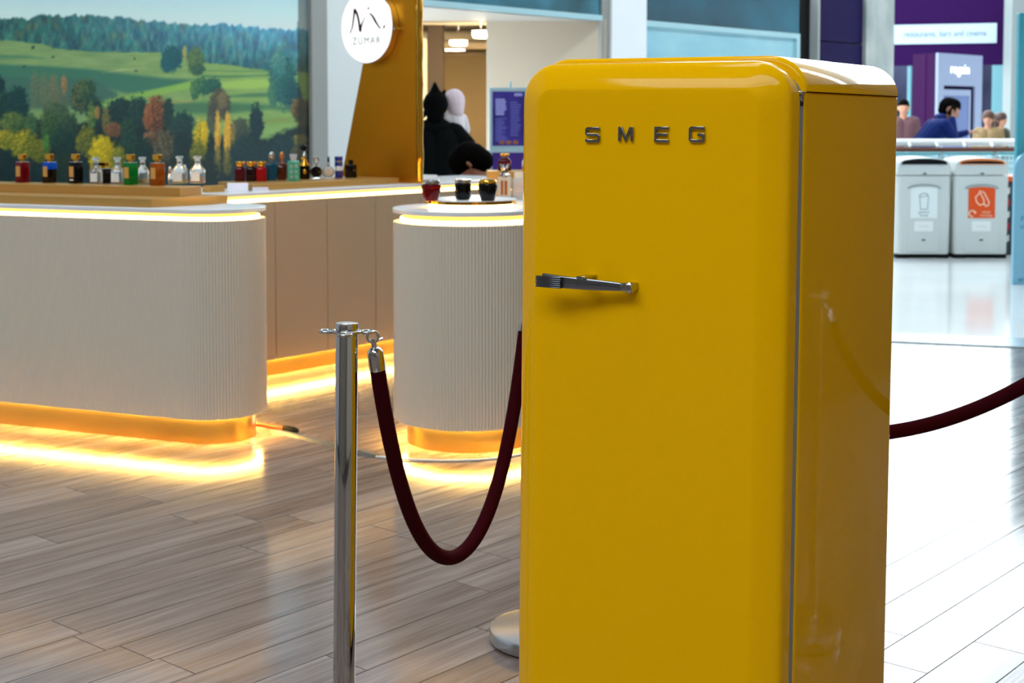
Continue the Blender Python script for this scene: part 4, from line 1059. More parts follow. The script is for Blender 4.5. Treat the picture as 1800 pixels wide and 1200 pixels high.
# ------------------------------------------------------------------ cables on the floor
def floor_path(pts, z): return [tuple(at_z(x, y, z)) for x, y in pts]
def smooth_path(P, n=6):
    P = [Vector(p) for p in P]; out = []
    for i in range(len(P) - 1):
        p0, p1, p2, p3 = P[max(i - 1, 0)], P[i], P[i + 1], P[min(i + 2, len(P) - 1)]
        for k in range(n):
            q = k / n; out.append(0.5 * ((2 * p1) + (p2 - p0) * q + (2 * p0 - 5 * p1 + 4 * p2 - p3) * q * q + (3 * p1 - p0 - 3 * p2 + p3) * q ** 3))
    out.append(P[-1]); return out
cp = floor_path([(452, 752), (520, 767), (600, 787), (661, 803)], 0.0)
o = MB()
pth = smooth_path(cp); L = []
for i, p in enumerate(pth):
    d = (pth[min(i + 1, len(pth) - 1)] - pth[max(i - 1, 0)]).normalized(); n_ = Vector((-d.y, d.x, 0))
    L.append([tuple(p + n_ * a_ + Vector((0, 0, b_))) for a_, b_ in ((-.022, .0003), (.022, .0003), (.012, .012), (-.012, .012))])
o.loops(L); cov = o.build('cable_cover', mat('grey_rubber', (96, 98, 100), .45), smooth=25)
tag(cov, 'grey floor cable cover running away from the left counter plinth', 'cable cover')
pt = thing('power_cable', 'short orange cable with black connector at the left counter plinth', 'cable', tuple(at_z(480, 752, 0.0)))
q = pt.location
MB().tube([p - q for p in smooth_path([at_z(447, 745, .035), at_z(470, 748, .025), at_z(500, 753, .016)])], .0095, 10).build('cable', mat('orange_cable', (226, 66, 22), .4), pt, smooth=50)
MB().tube([p - q for p in smooth_path([at_z(498, 752.5, .016), at_z(506, 754, .015), at_z(518, 756, .013), at_z(524, 757, .012)], 1)], [.013, .016, .015, .008], 12).build('connector', BLACKM, pt, smooth=50)
wc = thing('white_cable', 'thin white cable curving around the round counter plinth', 'cable', tuple(at_z(800, 806, 0.0)))
q = wc.location
MB().tube([p - q for p in smooth_path([at_z(661, 802, .005), at_z(690, 805, .005), at_z(730, 808, .005), at_z(790, 809, .005), at_z(850, 807, .005), at_z(900, 801, .005), at_z(945, 790, .005)])], .0045, 8).build('cable', WHITE, wc, smooth=50)
#PART4
# ------------------------------------------------------------------ recycling bins
def make_bin(label, px, rotz, top_m, poster_m, icon):
    Y = 14.0; p = at_y(px, 455, Y)
    t = thing('recycling_bin', label, 'bin', (p.x, Y, 0), rotz, 'pale grey recycling bins')
    BODY = mat('pale_grey_plastic', (204, 206, 204), 0.4)
    w = 0.54
    # body, slightly tapering, rounded in plan
    L = []
    for z, q in ((0.045, .97), (0.06, .985), (0.45, 1.0), (0.80, 1.0), (0.818, .995)):
        L.append([(x, y + .28, z) for x, y in rrect(w * q, .58 * q, .05, 6)])
    MB().loops(L).build('body', BODY, t, smooth=35)
    # hood with arched top
    pts = [(-w / 2 + .002, .824), (w / 2 - .002, .824), (w / 2 - .012, .925)]
    for k in range(13):
        a = math.pi * k / 12; pts.append((math.cos(a) * (w / 2 - .03) * (1 - .0), .955 + .042 * math.sin(a)))
    pts.append((-w / 2 + .012, .925))
    h = MB().prism_xz(pts, -.008, .54); h.build('hood', BODY, t, bevel=.012)
    MB().prism_xz([(-w / 2 + .045, .930), (w / 2 - .045, .930)] + [(math.cos(math.pi * k / 10) * (w / 2 - .05), .952 + .036 * math.sin(math.pi * k / 10)) for k in range(11)], -.014, -.004).build('aperture_plate', top_m, t)
    MB().prism_xz([(-w / 2 + .06, .938), (w / 2 - .06, .938)] + [(math.cos(math.pi * k / 10) * (w / 2 - .065), .950 + .016 * math.sin(math.pi * k / 10)) for k in range(11)], -.018, -.012).build('aperture', BLACKM, t)
    for z, n in ((.842, 'hood_lock'), (.19, 'door_lock')):
        o = bpy.data.objects.new(n, None); COL.objects.link(o); o.parent = t; o.location = (0, -.012, z)
        MB().ellipsoid((0, 0, 0), .034, .008, .018, 14, 8).build('lock_plate', BODY, o, smooth=60)
        MB().ellipsoid((0, -.006, -.002), .020, .005, .009, 12, 6).build('lock_slot', BLACKM, o, smooth=60)
    # arched door panel with a raised frame, poster, label
    arc = [(math.cos(math.pi * k / 12) * .155, .690 + .034 * math.sin(math.pi * k / 12)) for k in range(13)]
    MB().prism_xz([(-.155, .07), (.155, .07)] + arc, -.014, -.006).build('door_panel', BODY, t, bevel=.003)
    br = MB(); pa = [(math.cos(math.pi * k / 14) * .158, .690 + .040 * math.sin(math.pi * k / 14)) for k in range(15)]
    stroke(br, pa, .012, -.022, -.008); br.build('arched_rib', mat('bin_rib', (150, 154, 152), .5), t)
    pz = [(math.cos(math.pi * k / 10) * .132, .690 + .020 * math.sin(math.pi * k / 10)) for k in range(11)]
    pst = MB().prism_xz([(-.132, .402), (.132, .402)] + pz, -.0165, -.0142).build('poster', poster_m, t)
    MB().box(-.092, -.0165, .272, .092, -.0142, .372).build('notice', LABW, t)
    LG = mat('grey_print', (120, 124, 128), .6); WP = mat('pale_print', (250, 206, 180), .6)
    text('notice_print', 'no food', .030, mat('faint_print', (196, 196, 204), .6), t, (0, -.0168, .322), (math.pi / 2, 0, 0), .0002)
    ic = MB()
    if icon == 'cup':
        stroke(ic, [(-.045, .605), (-.034, .490), (.034, .490), (.042, .610), (.030, .640), (-.012, .648), (-.045, .630)], .006, -.0178, -.0166, True)
        stroke(ic, [(-.044, .622), (-.020, .608), (.020, .622), (.042, .628)], .005, -.0178, -.0166)
        ic.build('icon', LG, t)
        text('poster_print', 'general', .040, LG, t, (0, -.0168, .463), (math.pi / 2, 0, 0), .0002, .9)
        text('poster_print', 'waste', .040, LG, t, (0, -.0168, .430), (math.pi / 2, 0, 0), .0002, .9)
    else:
        stroke(ic, [(-.020, .672), (-.030, .640), (-.062, .610), (-.050, .560), (-.020, .530), (.020, .540), (.022, .580), (-.004, .628)], .010, -.0178, -.0166, True)
        stroke(ic, [(.000, .668), (.024, .650), (.072, .560), (.064, .528), (.040, .520), (.026, .545)], .010, -.0178, -.0166)
        a = [(-.092 + .030 * math.cos(math.pi * (0.15 + 1.45 * k / 14)), .447 + .030 * math.sin(math.pi * (0.15 + 1.45 * k / 14))) for k in range(15)]
        stroke(ic, a, .011, -.0178, -.0166)
        ic.prism_xz([(-.080, .462), (-.050, .468), (-.062, .440)], -.0178, -.0166)
        ic.build('icon', WP, t)
        text('poster_print', 'mixed', .034, WP, t, (.045, -.0168, .463), (math.pi / 2, 0, 0), .0002)
        text('poster_print', 'recycling', .034, WP, t, (.045, -.0168, .430), (math.pi / 2, 0, 0), .0002)
    MB().box(-.25, .03, .006, .25, .52, .05).build('skirt', BLACKM, t)
    for x in (-.20, .20):
        for y in (.06, .50):
            MB().box(x - .06, y - .05, 0, x + .06, y + .05, .05).build('foot', BLACKM, t, bevel=.01)
ORANGE = mat('orange_plastic', (240, 132, 66), .4)
make_bin('pale grey bin with black slot and white poster next to the refrigerator', 1622, R(0), BLACKM, mat('white_poster', (228, 232, 232), .5), 'cup')
make_bin('pale grey bin with orange slot and orange recycling poster', 1723, R(-1), ORANGE, mat('orange_poster', (226, 78, 6), .5), 'bottle')
p = at_y(1778, 455, 14.45)
t = thing('waste_cabinet', 'dark grey cabinet with orange flap right behind the orange slot bin', 'cabinet', (p.x + .02, 14.45, 0), 0)
MB().box(-.12, -.1, 0, .30, .4, .74).build('body', DARKGREY, t, bevel=.01)
MB().box(-.13, -.12, .745, .31, .41, .80).build('flap', mat('orange_flap', (232, 96, 30), .5), t, bevel=.01)
for k in range(5):
    MB().prism_xz([(-.125, .12 + .12 * k), (-.085, .15 + .12 * k), (-.085, .21 + .12 * k), (-.125, .18 + .12 * k)], -.106, -.1005).build('warning_stripe', mat('red_tape' if k % 2 else 'white_tape', (190, 40, 60) if k % 2 else (226, 226, 226), .5), t)

# blue-green standee at the right edge
Y = 11.86; x0 = at_y(1786.5, 300, Y).x
t = thing('standee', 'tall teal standee with pale blue lower board at the right frame edge', 'standee', (x0, Y, 0), 0)
MB().box(0, 0, 0, .85, .06, 2.26).build('teal_board', mat('teal_board', (58, 160, 176), .35, var=((.3, .3, .6), (44, 146, 160), (92, 178, 204))), t, bevel=.004)
lb = MB(); xl = at_y(1782, 300, Y - .05).x - x0
lb.prism_xz([(.86, 0), (xl, 0)] + [(xl + .16 - .16 * math.cos(R(9 * k)), .96 + .16 * math.sin(R(9 * k))) for k in range(11)] + [(.86, 1.12)], -.08, -.03)
lb.build('pale_board', mat('pale_blue_board', (128, 186, 214), .35), t)
TP = mat('blue_print', (0, 128, 172), .5)
for body_, x, y in (('P', 1797.5, 385), ('us', 1799, 397.5), ('ww', 1798.5, 491)):
    q = at_y(x, y, Y - .082); text('board_print', body_, .062, TP, t, (q.x - x0, -.0805, q.z), (math.pi / 2, 0, 0), .0004)

# railing and shopping carts behind the bins
YR = 17.0
t = thing('railing', 'white tube railing with brown wooden handrail behind the bins', 'railing', (at_y(1400, 250, YR).x, YR, 0), R(1.5))
Lr = at_y(1788, 250, YR).x - t.location.x
MB().tube([(0, 0, 1.092), (Lr, 0, 1.092)], .042, 16).build('top_rail', WHITE, t, smooth=40)
MB().prism_yz([(y - .10, z + 1.01) for y, z in rrect(.06, .05, .018, 4)], 0, Lr).build('handrail', mat('brown_wood', (92, 48, 30), .45), t)
k = .35
while k < Lr:
    MB().tube([(k, -.03, 1.09), (k, -.10, 1.04)], .018, 8).build('bracket', WHITE, t, smooth=40); k += .33
k = .2
while k < Lr:
    MB().box(k, -.02, 0, k + .05, .02, 1.06).build('post', GREYW, t); k += 1.1
MB().box(0, .0, .12, Lr, .012, 1.0).build('glass_panel', mat('rail_glass', (186, 210, 214), .15, trans=.5), t)

CART = mat('pale_wire', (176, 214, 222), .3, .4)
def cart_template():
    t = thing('shopping_cart', '', 'shopping cart', (0, 0, 0), 0)
    def P(u, v):   # u across, v front(0)..back(1), returns bottom/top
        return u
    hw0, hw1, d = .20, .26, .75
    b = MB()
    def wire(a, c, r=.0035): b.tube([a, c], r, 4)
    for i in range(13):
        f = -1 + 2 * i / 12
        wire((f * hw0, -.30, .45), (f * hw1, -.36, .98)); wire((f * hw0 * .9, .42, .55), (f * hw1 * .85, .46, .90)); wire((f * hw0, -.30, .45), (f * hw0 * .9, .42, .55))
    for k in range(6):
        z = k / 5
        y0 = -.30 - .06 * z; z0 = .45 + .53 * z; y1 = .42 + .04 * z; z1 = .55 + .35 * z; w0 = hw0 + (hw1 - hw0) * z; w1 = (hw0 + (hw1 - hw0) * z) * .88
        wire((-w0, y0, z0), (w0, y0, z0)); wire((-w1, y1, z1), (w1, y1, z1)); wire((-w0, y0, z0), (-w1, y1, z1)); wire((w0, y0, z0), (w1, y1, z1))
    for i in range(10):
        f = i / 9
        for s_ in (-1, 1): wire((s_ * (hw0 * (1 - .1 * f)), -.30 + .72 * f, .45 + .10 * f), (s_ * (hw1 * (1 - .13 * f)), -.36 + .82 * f, .98 - .08 * f))
    b.build('wire_basket', CART, t)
    MB().tube([(-.27, -.40, 1.0), (.27, -.40, 1.0)], .014, 8).build('handle_bar', mat('teal_handle', (70, 150, 160), .4), t, smooth=40)
    MB().tube([(-.24, -.38, .98), (-.22, -.30, .45), (-.24, -.28, .16), (-.18, .40, .14)], .012, 6).tube([(.24, -.38, .98), (.22, -.30, .45), (.24, -.28, .16), (.18, .40, .14)], .012, 6).build('frame', CART, t, smooth=40)
    for x, y in ((-.24, -.28), (.24, -.28), (-.18, .40), (.18, .40)):
        MB().prism_yz([(y + .055 * math.cos(R(30 * k)), .056 + .055 * math.sin(R(30 * k))) for k in range(12)], x - .015, x + .015).build('wheel', BLACKM, t)
    return t
def copy_tree(o, parent=None):
    c = o.copy(); COL.objects.link(c); c.parent = parent
    for ch in list(o.children): copy_tree(ch, c)
    return c
cart = cart_template()
for i, (px, Y, a, lb) in enumerate(((1590, 15.8, 0, 'wire shopping cart behind the black slot bin beside the refrigerator'), (1682, 15.8, 0, 'wire shopping cart behind the gap between the two bins'),
                                (1774, 15.8, 0, 'wire shopping cart nearest the teal standee'))):
    c = cart if i == 0 else copy_tree(cart)
    p = at_y(px, 300, Y); c.location = (p.x, Y, 0); c.rotation_euler = (0, 0, R(a)); tag(c, lb, 'shopping cart', 'wire shopping carts behind the bins')

# hanging purple sign
PUR = mat('purple_panel', (26, 3, 44), .6, spec=.05)
SG = 1.9
a, b = at_y(1556, 116, 20.0 * SG), at_y(1774, 112, 19.5 * SG)
ang = math.atan2(b.y - a.y, b.x - a.x); Ls = (b - a).length
t = thing('hanging_sign', 'large purple hanging sign with white plate above the railing', 'sign', (a.x, a.y, a.z), ang)
MB().box(0, 0, 0, Ls, .2, .98 * SG).build('purple_board', PUR, t, bevel=.005)
c, d = at_y(1571, 78, 19.95 * SG), at_y(1752, 73, 19.55 * SG)
x0, x1 = (c.x - a.x) / math.cos(ang), (d.x - a.x) / math.cos(ang); z0 = c.z - a.z; z1 = at_y(1571, 44, 19.95 * SG).z - a.z
MB().box(x0, -.03, z0, x1, -.001, z1).build('white_plate', mat('grey_white_plate', (128, 142, 150), .4), t, bevel=.004)
words = [text('plate_word', wd, .118 * SG, mat('slate_print', (18, 34, 50), .6, spec=.1), t, (0, 0, 0), (math.pi / 2, 0, 0), .0006, 1.0, 'LEFT') for wd in ('restaurants,', 'bars', 'and', 'cinema')]
ext = [max(v.co.x for v in o_.data.vertices) for o_ in words]; gap = .045 * SG
fit = (x1 - x0) * .80 / (sum(ext) + 3 * gap); xx = x0 + (x1 - x0) * .10
for o_, e_ in zip(words, ext):
    o_.location = (xx, -.0305, (z0 + z1) / 2); o_.scale = (fit, 1, 1); xx += (e_ + gap) * fit
for q in (.25, Ls - .25): MB().tube([(q, .06, .98 * SG), (q, .06, 5.2)], .012, 8).build('hanger', GREYW, t)

# purple and white portal
KG = 1.4
N0 = at_y(1645, 93, 18.6 * KG); R0 = at_y(1723, 99, 19.5 * KG); L0 = at_y(1605, 95, 19.0 * KG)
t = thing('portal_kiosk', 'purple kiosk with glowing white front and door behind the railing', 'kiosk', (N0.x, N0.y, 0), 0)
o_ = Vector((N0.x, N0.y, 0)); r_ = R0 - N0; r_.z = 0; l_ = L0 - N0; l_.z = 0; top = N0.z
MB().prism([(0, 0), tuple(r_)[:2], tuple(r_ + l_)[:2], tuple(l_)[:2]], 0, top).build('purple_body', mat('magenta_purple', (36, 2, 44), .6, spec=.05), t)
for f_ in (.45,): 
    q = l_ * f_; MB().box(q.x - .012, q.y - .012, 0, q.x + .006, q.y + .006, top).build('side_seam', mat('seam_purple', (50, 14, 60), .6, spec=.05), t)
fr = bpy.data.objects.new('front_frame', None); COL.objects.link(fr); fr.parent = t; fr.rotation_euler = (0, 0, math.atan2(r_.y, r_.x)); Lf = r_.length
GLOW = mat('glow_white', (118, 128, 152), .4, emit=(190, 206, 246), es=.10)
MB().box(0, -.05, 0, Lf * .13, -.002, top).build('left_jamb', GLOW, fr)
MB().box(Lf * .84, -.05, 0, Lf, -.002, top).build('right_jamb', GLOW, fr)
MB().box(Lf * .13, -.05, top - 0.588, Lf * .84, -.002, top).build('header', GLOW, fr)
MB().box(Lf * .13, -.012, 0, Lf * .84, -.003, top - 0.588).build('doorway', mat('deep_purple', (22, 2, 44), .6, spec=.05), fr)
MB().box(Lf * .14, -.035, 0, Lf * .70, -.020, top - 0.700).build('door_leaf', mat('lavender_glass', (84, 96, 140), .2, emit=(150, 170, 226), es=.05), fr)
MB().box(Lf * .13, -.05, top - 0.770, Lf * .74, -.036, top - 0.658).build('door_head', GLOW, fr)
MB().box(Lf * .70, -.05, 0, Lf * .74, -.036, top - 0.770).build('door_stile', GLOW, fr)
text('portal_print', 'regain', .26, mat('glow_letters', (255, 255, 255), .4, emit=(255, 255, 255), es=1.2), fr, (Lf * .48, -.056, top - 0.280), (math.pi / 2, 0, 0), .004, 1.0, space=1.18)

# poster totem in the porch
Y = 13.0; p = at_y(894, 300, Y)
t = thing('poster_totem', 'grey framed totem with purple menu poster beside the passage', 'poster stand', (p.x, Y, 0), R(3))
km = Y / 2500; zt = lambda y: HC - (y - 205) * km
MB().box(-34 * km, -.015, zt(262), 34 * km, .015, zt(154)).box(-34 * km, -.015, zt(345), 34 * km, .015, zt(262)).build('frame', mat('totem_frame', (164, 190, 200), .35), t, bevel=.004)
pp = MB().box(-28.5 * km, -.020, zt(256), 28.5 * km, -.014, zt(161)).build('poster', mat('indigo_poster', (40, 30, 116), .35, var=((4, 4, 3), (28, 22, 92), (64, 52, 150))), t)
MB().box(-28.5 * km, -.020, zt(330), 28.5 * km, -.014, zt(268)).build('lower_poster', mat('purple_poster', (62, 34, 122), .35), t)
TX = mat('lavender_print', (150, 150, 216), .5)
rq = random.Random(3)
for k in range(7): MB().box(-23 * km, -.0212, zt(177 + 4.2 * k), (-23 + 15 + 6 * rq.random()) * km, -.0201, zt(173.6 + 4.2 * k)).build('headline_bar', TX, t)
TX2 = mat('dim_lavender_print', (104, 104, 186), .5)
for k in range(14):
    MB().box(-23 * km, -.0212, zt(209 + 3.0 * k), (-23 + 10 + 11 * rq.random()) * km, -.0201, zt(207.6 + 3.0 * k)).build('text_bar', TX2, t)
    MB().box(3 * km, -.0212, zt(181 + 4.4 * k), (3 + 10 + 9 * rq.random()) * km, -.0201, zt(179.2 + 4.4 * k)).build('text_bar', TX2, t)
MB().box(10 * km, -.0212, zt(169), 24 * km, -.0201, zt(164)).build('logo_bar', TX, t)
for x in (-12, 0, 12): MB().ellipsoid((x * km, -.0205, zt(250)), 5 * km, .0012, 4 * km, 12, 6).build('poster_spot', mat('poster_orange', (150, 88, 60), .5), t)
MB().tube([(3 * km, 0, zt(154)), (3 * km, 0, zt(144))], .012, 8).build('finial', MATS['totem_frame'], t)
MB().box(-.16, -.12, 0, .16, .12, .03).build('base', DARKGREY, t, bevel=.005)
MB().box(-.03, -.012, .03, .03, .012, zt(345)).build('post', MATS['totem_frame'], t)
# low dark barrier in front of the passage
Y = 14.3; a, b = at_y(812, 270, Y), at_y(860, 270, Y)
t = thing('low_barrier', 'low dark barrier with bars in front of the tan passage', 'barrier', (a.x, Y, 0), 0)
DB_ = mat('dark_bronze', (62, 50, 38), .5); wb = b.x - a.x
MB().box(0, -.02, a.z - .03, wb, .02, a.z + .03).build('top_rail', DB_, t)
k = 0.02
while k < wb:
    MB().box(k, -.012, 0, k + .018, .012, a.z - .03).build('bar', DB_, t); k += .06
#PART5
# ------------------------------------------------------------------ people
def capsule(p0, r0, p1, r1, n=12, m=4):
    p0 = Vector(p0); p1 = Vector(p1); d = p1 - p0
    if d.length < 1e-6: d = Vector((0, 0, 1e-4))
    ax = d.normalized(); up = Vector((0, 0, 1)) if abs(ax.z) < .9 else Vector((0, 1, 0))
    a = ax.cross(up).normalized(); b = ax.cross(a)
    L = []
    for k in range(1, m + 1):
        q = math.pi / 2 * (1 - k / m); c = p0 - ax * r0 * math.sin(q); r = max(r0 * math.cos(q), r0 * .02)
        L.append([tuple(c + (a * math.cos(2 * math.pi * i / n) + b * math.sin(2 * math.pi * i / n)) * r) for i in range(n)])
    L[0] = [tuple(p0 - ax * r0 * .97 + (a * math.cos(2 * math.pi * i / n) + b * math.sin(2 * math.pi * i / n)) * r0 * .24) for i in range(n)] if m > 1 else L[0]
    for k in range(m):
        q = math.pi / 2 * k / m; c = p1 + ax * r1 * math.sin(q); r = r1 * math.cos(q)
        L.append([tuple(c + (a * math.cos(2 * math.pi * i / n) + b * math.sin(2 * math.pi * i / n)) * r) for i in range(n)])
    return L
def flesh(name, prims, mats, parent, voxel=.008, it=5):
    """one continuous skinned surface over tapering limbs; faces take the material of the nearest limb"""
    mb = MB()
    for p0, r0, p1, r1, _ in prims: mb.loops(capsule(p0, r0, p1, r1))
    me = bpy.data.meshes.new(name); me.from_pydata(mb.v, [], mb.f); me.update()
    tmp = bpy.data.objects.new(name, me); COL.objects.link(tmp)
    rm = tmp.modifiers.new('r', 'REMESH'); rm.mode = 'VOXEL'; rm.voxel_size = voxel
    sm = tmp.modifiers.new('s', 'SMOOTH'); sm.iterations = it; sm.factor = .5
    dg = bpy.context.evaluated_depsgraph_get()
    out = bpy.data.meshes.new_from_object(tmp.evaluated_get(dg)); bpy.data.objects.remove(tmp)
    for m in mats: out.materials.append(m)
    n = len(out.polygons); C = np.empty(n * 3); out.polygons.foreach_get('center', C); C = C.reshape(-1, 3)
    best = np.full(n, 1e9); idx = np.zeros(n, int)
    for p0, r0, p1, r1, mi in prims:
        a = np.array(p0); d = np.array(p1) - a; l2 = max((d * d).sum(), 1e-9)
        t = np.clip(((C - a) @ d) / l2, 0, 1); dist = np.linalg.norm(C - a - t[:, None] * d, axis=1) - (r0 + (r1 - r0) * t)
        w = dist < best; best[w] = dist[w]; idx[w] = mi
    out.polygons.foreach_set('material_index', idx.astype(np.int32)); out.polygons.foreach_set('use_smooth', [True] * n); out.update()
    return link(name, out, None, parent)
def hand(P, wrist, hd, sv, mi, s=1.0, curl=.6):
    w = Vector(wrist); hd = Vector(hd).normalized(); sv = Vector(sv); sv = (sv - hd * sv.dot(hd)).normalized(); pn = hd.cross(sv)
    for k in (-1, 0, 1): P.append((tuple(w + sv * .012 * k * s), .017 * s, tuple(w + hd * .075 * s + sv * .024 * k * s), .015 * s, mi))
    for k, ln in ((-1.5, .060), (-.5, .078), (.5, .084), (1.5, .074)):
        a = w + hd * .082 * s + sv * .019 * k * s; b = a + (hd * .85 + pn * curl * .6) * ln * .55 * s; c = b + (hd * (1 - curl) + pn * curl) * ln * .5 * s
        P.append((tuple(a), .0098 * s, tuple(b), .0090 * s, mi)); P.append((tuple(b), .0090 * s, tuple(c), .0078 * s, mi))
    a = w + hd * .02 * s + sv * .022 * s; b = a + (hd * .6 + sv * .8).normalized() * .042 * s; c = b + (hd * .8 + sv * .2 + pn * .4).normalized() * .034 * s
    P.append((tuple(a), .014 * s, tuple(b), .0115 * s, mi)); P.append((tuple(b), .0112 * s, tuple(c), .0092 * s, mi))
def human(label, loc, rotz, h, mats, lean=0.0, arms=None, seat=None, bulk=1.0, nod=0.0, coat=False):
    """mats: skin, top, trousers, shoes. faces +y. returns root, head frame function"""
    s = h / 1.70
    t = thing('person', label, 'person', loc, rotz)
    pz = .93 * s if seat is None else seat
    cl, sl = math.cos(lean), math.sin(lean)
    def U(x, y, z):     # upper body, z measured from the pelvis
        x, y, z = x * s, y * s, z * s
        return (x, y * cl + z * sl, pz + z * cl - y * sl)
    cn, sn = math.cos(nod), math.sin(nod)
    def H(x, y, z):     # head, z measured from the neck
        return U(x, y * cn + z * sn, .52 + z * cn - y * sn)
    P = []; B = bulk
    for sx in (-1, 1):
        P.append((U(sx * .06, 0, .0), .118 * s * B, U(sx * .05, .0, .16), .108 * s * B, 1))
        P.append((U(sx * .05, 0, .16), .108 * s * B, U(sx * .085, .005, .36), .115 * s * B, 1))
        P.append((U(sx * .05, 0, .42), .07 * s * B, U(sx * .15, 0, .44), .062 * s * B, 1))
    P.append((U(-.09, 0, -.02), .11 * s * B, U(.09, 0, -.02), .11 * s * B, 1))
    P.append((U(0, 0, .44), .062 * s, H(0, .012, .04), .052 * s, 0))
    # head: skull, face, jaw, nose, ears, brow
    P += [(H(0, -.02, .135), .092 * s, H(0, .015, .150), .088 * s, 0), (H(0, .035, .085), .066 * s, H(0, .045, .12), .070 * s, 0), (H(0, .062, .052), .034 * s, H(0, .050, .075), .046 * s, 0),
          (H(0, .112, .125), .010 * s, H(0, .128, .098), .014 * s, 0), (H(-.03, .103, .142), .010 * s, H(.03, .103, .142), .010 * s, 0), (H(-.016, .104, .066), .009 * s, H(.016, .104, .066), .009 * s, 0)]
    for sx in (-1, 1): P.append((H(sx * .090, -.012, .128), .018 * s, H(sx * .088, -.006, .098), .012 * s, 0))
    arms = arms or {}
    for sx in (-1, 1):
        sh = Vector(U(sx * .185, 0, .425))
        el, wr, hd = arms.get(sx, (U(sx * .24, -.02, .12), U(sx * .25, .06, -.12), (0, .1, -1)))
        el = Vector(el); wr = Vector(wr)
        P.append((tuple(sh), .066 * s * B, tuple(el), .050 * s * B, 1)); P.append((tuple(el), .050 * s * B, tuple(wr), .036 * s * B, 1))
        dv = Vector(hd).normalized(); P.append((tuple(wr), .024 * s, tuple(wr + dv * .02), .024 * s, 0))
        hand(P, wr + dv * .015, hd, (-sx * .9, .3, .1), 0, s)
    for sx in (-1, 1):
        if seat is None:
            hp = (sx * .09 * s, 0, pz - .03 * s); kn = (sx * .10 * s, .03 * s, .49 * s); an = (sx * .10 * s, -.02 * s, .09 * s); toe = (sx * .12 * s, .15 * s, .04 * s)
        else:
            hp = (sx * .09 * s, 0, pz); kn = (sx * .13 * s, .40 * s, pz - .01); an = (sx * .13 * s, .34 * s, .09 * s); toe = (sx * .14 * s, .50 * s, .04 * s)
        P.append((hp, .095 * s, kn, .062 * s, 2)); P.append((kn, .062 * s, an, .045 * s, 2))
        P.append(((an[0], an[1] - .02, .045 * s), .042 * s, toe, .034 * s, 3)); P.append((an, .044 * s, (an[0], an[1], .05 * s), .044 * s, 3))
        if coat and seat is None: P.append((hp, .118 * s * B, (sx * .10 * s, 0, pz - .28 * s), .122 * s * B, 1))
    flesh('body', P, mats, t, .0085)
    e = MB()
    for sx in (-1, 1): e.ellipsoid(H(sx * .034, .098, .122), .012 * s, .010 * s, .008 * s, 10, 6)
    e.build('eyes', mat('eye_dark', (30, 24, 22), .3), t, smooth=60)
    MB().ellipsoid(H(0, .108, .066), .024 * s, .008 * s, .006 * s, 10, 6).build('mouth', mat('lip', (140, 74, 66), .5), t, smooth=60)
    return t, H, U
def hair_blob(t, name, prims, m, voxel=.009): return flesh(name, [tuple(p) + (0,) for p in prims], [m], t, voxel, 4)
SHOE = mat('dark_shoe', (24, 22, 22), .5)
HAIR = mat('black_hair', (7, 5, 4), .8, spec=.04)
BCOAT = mat('black_coat', (7, 11, 12), .85, spec=.1)
DTRS = mat('dark_trousers', (26, 32, 36), .8)

# woman seen from behind, carrying an infant
WY = 12.05; wx = at_y(766, 200, WY).x
arms = {1: ((.285, .03, 1.17), (.17, .24, 1.10), (-.8, .5, .1)), -1: ((-.26, .10, 1.10), (-.04, .28, 1.14), (.9, .3, .1))}
t, H, U = human('person in black coat and pointed hat seen from behind, carrying an infant', (wx, WY, 0), R(-4), 1.60, [SKIN, BCOAT, DTRS, SHOE], arms=arms, bulk=1.14, coat=True)
hp = [(H(0, -.02, .15), .112, H(0, -.005, .165), .106), (H(0, -.03, .19), .080, H(-.005, -.03, .345), .010), (H(.05, .03, .22), .030, H(.085, .03, .275), .010), (H(0, -.06, .04), .070, H(0, -.05, .12), .090), (H(-.12, -.03, .05), .035, H(-.15, -.03, .02), .022)]
hair_blob(t, 'scarf', [(U(-.07, -.03, .46), .072, U(.07, -.03, .46), .072), (H(0, -.02, .03), .075, H(0, -.02, .06), .078)], BCOAT)
hair_blob(t, 'hat', hp, mat('black_knit', (6, 6, 7), .95, spec=.08))
# infant
BW = mat('white_fleece', (226, 218, 224), .9); BP = mat('pink_white_hood', (228, 208, 216), .9)
ix = at_y(797, 200, WY).x
bt = thing('person', 'infant in white hooded fleece suit held against a black coated shoulder', 'person', (ix, WY + .13, 1.05), R(35))
P = [((0, 0, .34), .085, (0, 0, .22), .10, 1), ((0, 0, .22), .10, (0, .0, .10), .105, 1), ((0, 0, .36), .05, (0, .01, .42), .05, 1),
     ((0, .035, .455), .060, (0, .04, .475), .062, 0), ((0, .098, .46), .011, (0, .100, .455), .011, 0)]
for sx in (-1, 1):
    P += [((sx * .08, 0, .33), .050, (sx * .135, .03, .24), .044, 1), ((sx * .135, .03, .24), .044, (sx * .14, .08, .17), .036, 1), ((sx * .14, .085, .165), .024, (sx * .14, .11, .15), .020, 0)]
    P += [((sx * .06, 0, .10), .068, (sx * .10, .06, .0), .055, 1), ((sx * .10, .06, .0), .052, (sx * .09, .02, -.10), .044, 1), ((sx * .09, .02, -.11), .036, (sx * .09, .06, -.125), .030, 1)]
    hand(P, (sx * .14, .11, .15), (0, .7, -.6), (-sx, .2, 0), 0, .55)
flesh('body', P, [SKIN, BW], bt, .008)
hair_blob(bt, 'hood', [((0, -.015, .47), .088, (0, -.005, .50), .090), ((0, -.03, .40), .070, (0, -.02, .46), .085)], BP)
e = MB(); [e.ellipsoid((sx * .026, .096, .475), .008, .006, .006, 8, 6) for sx in (-1, 1)]; e.build('eyes', MATS['eye_dark'], bt, smooth=60)

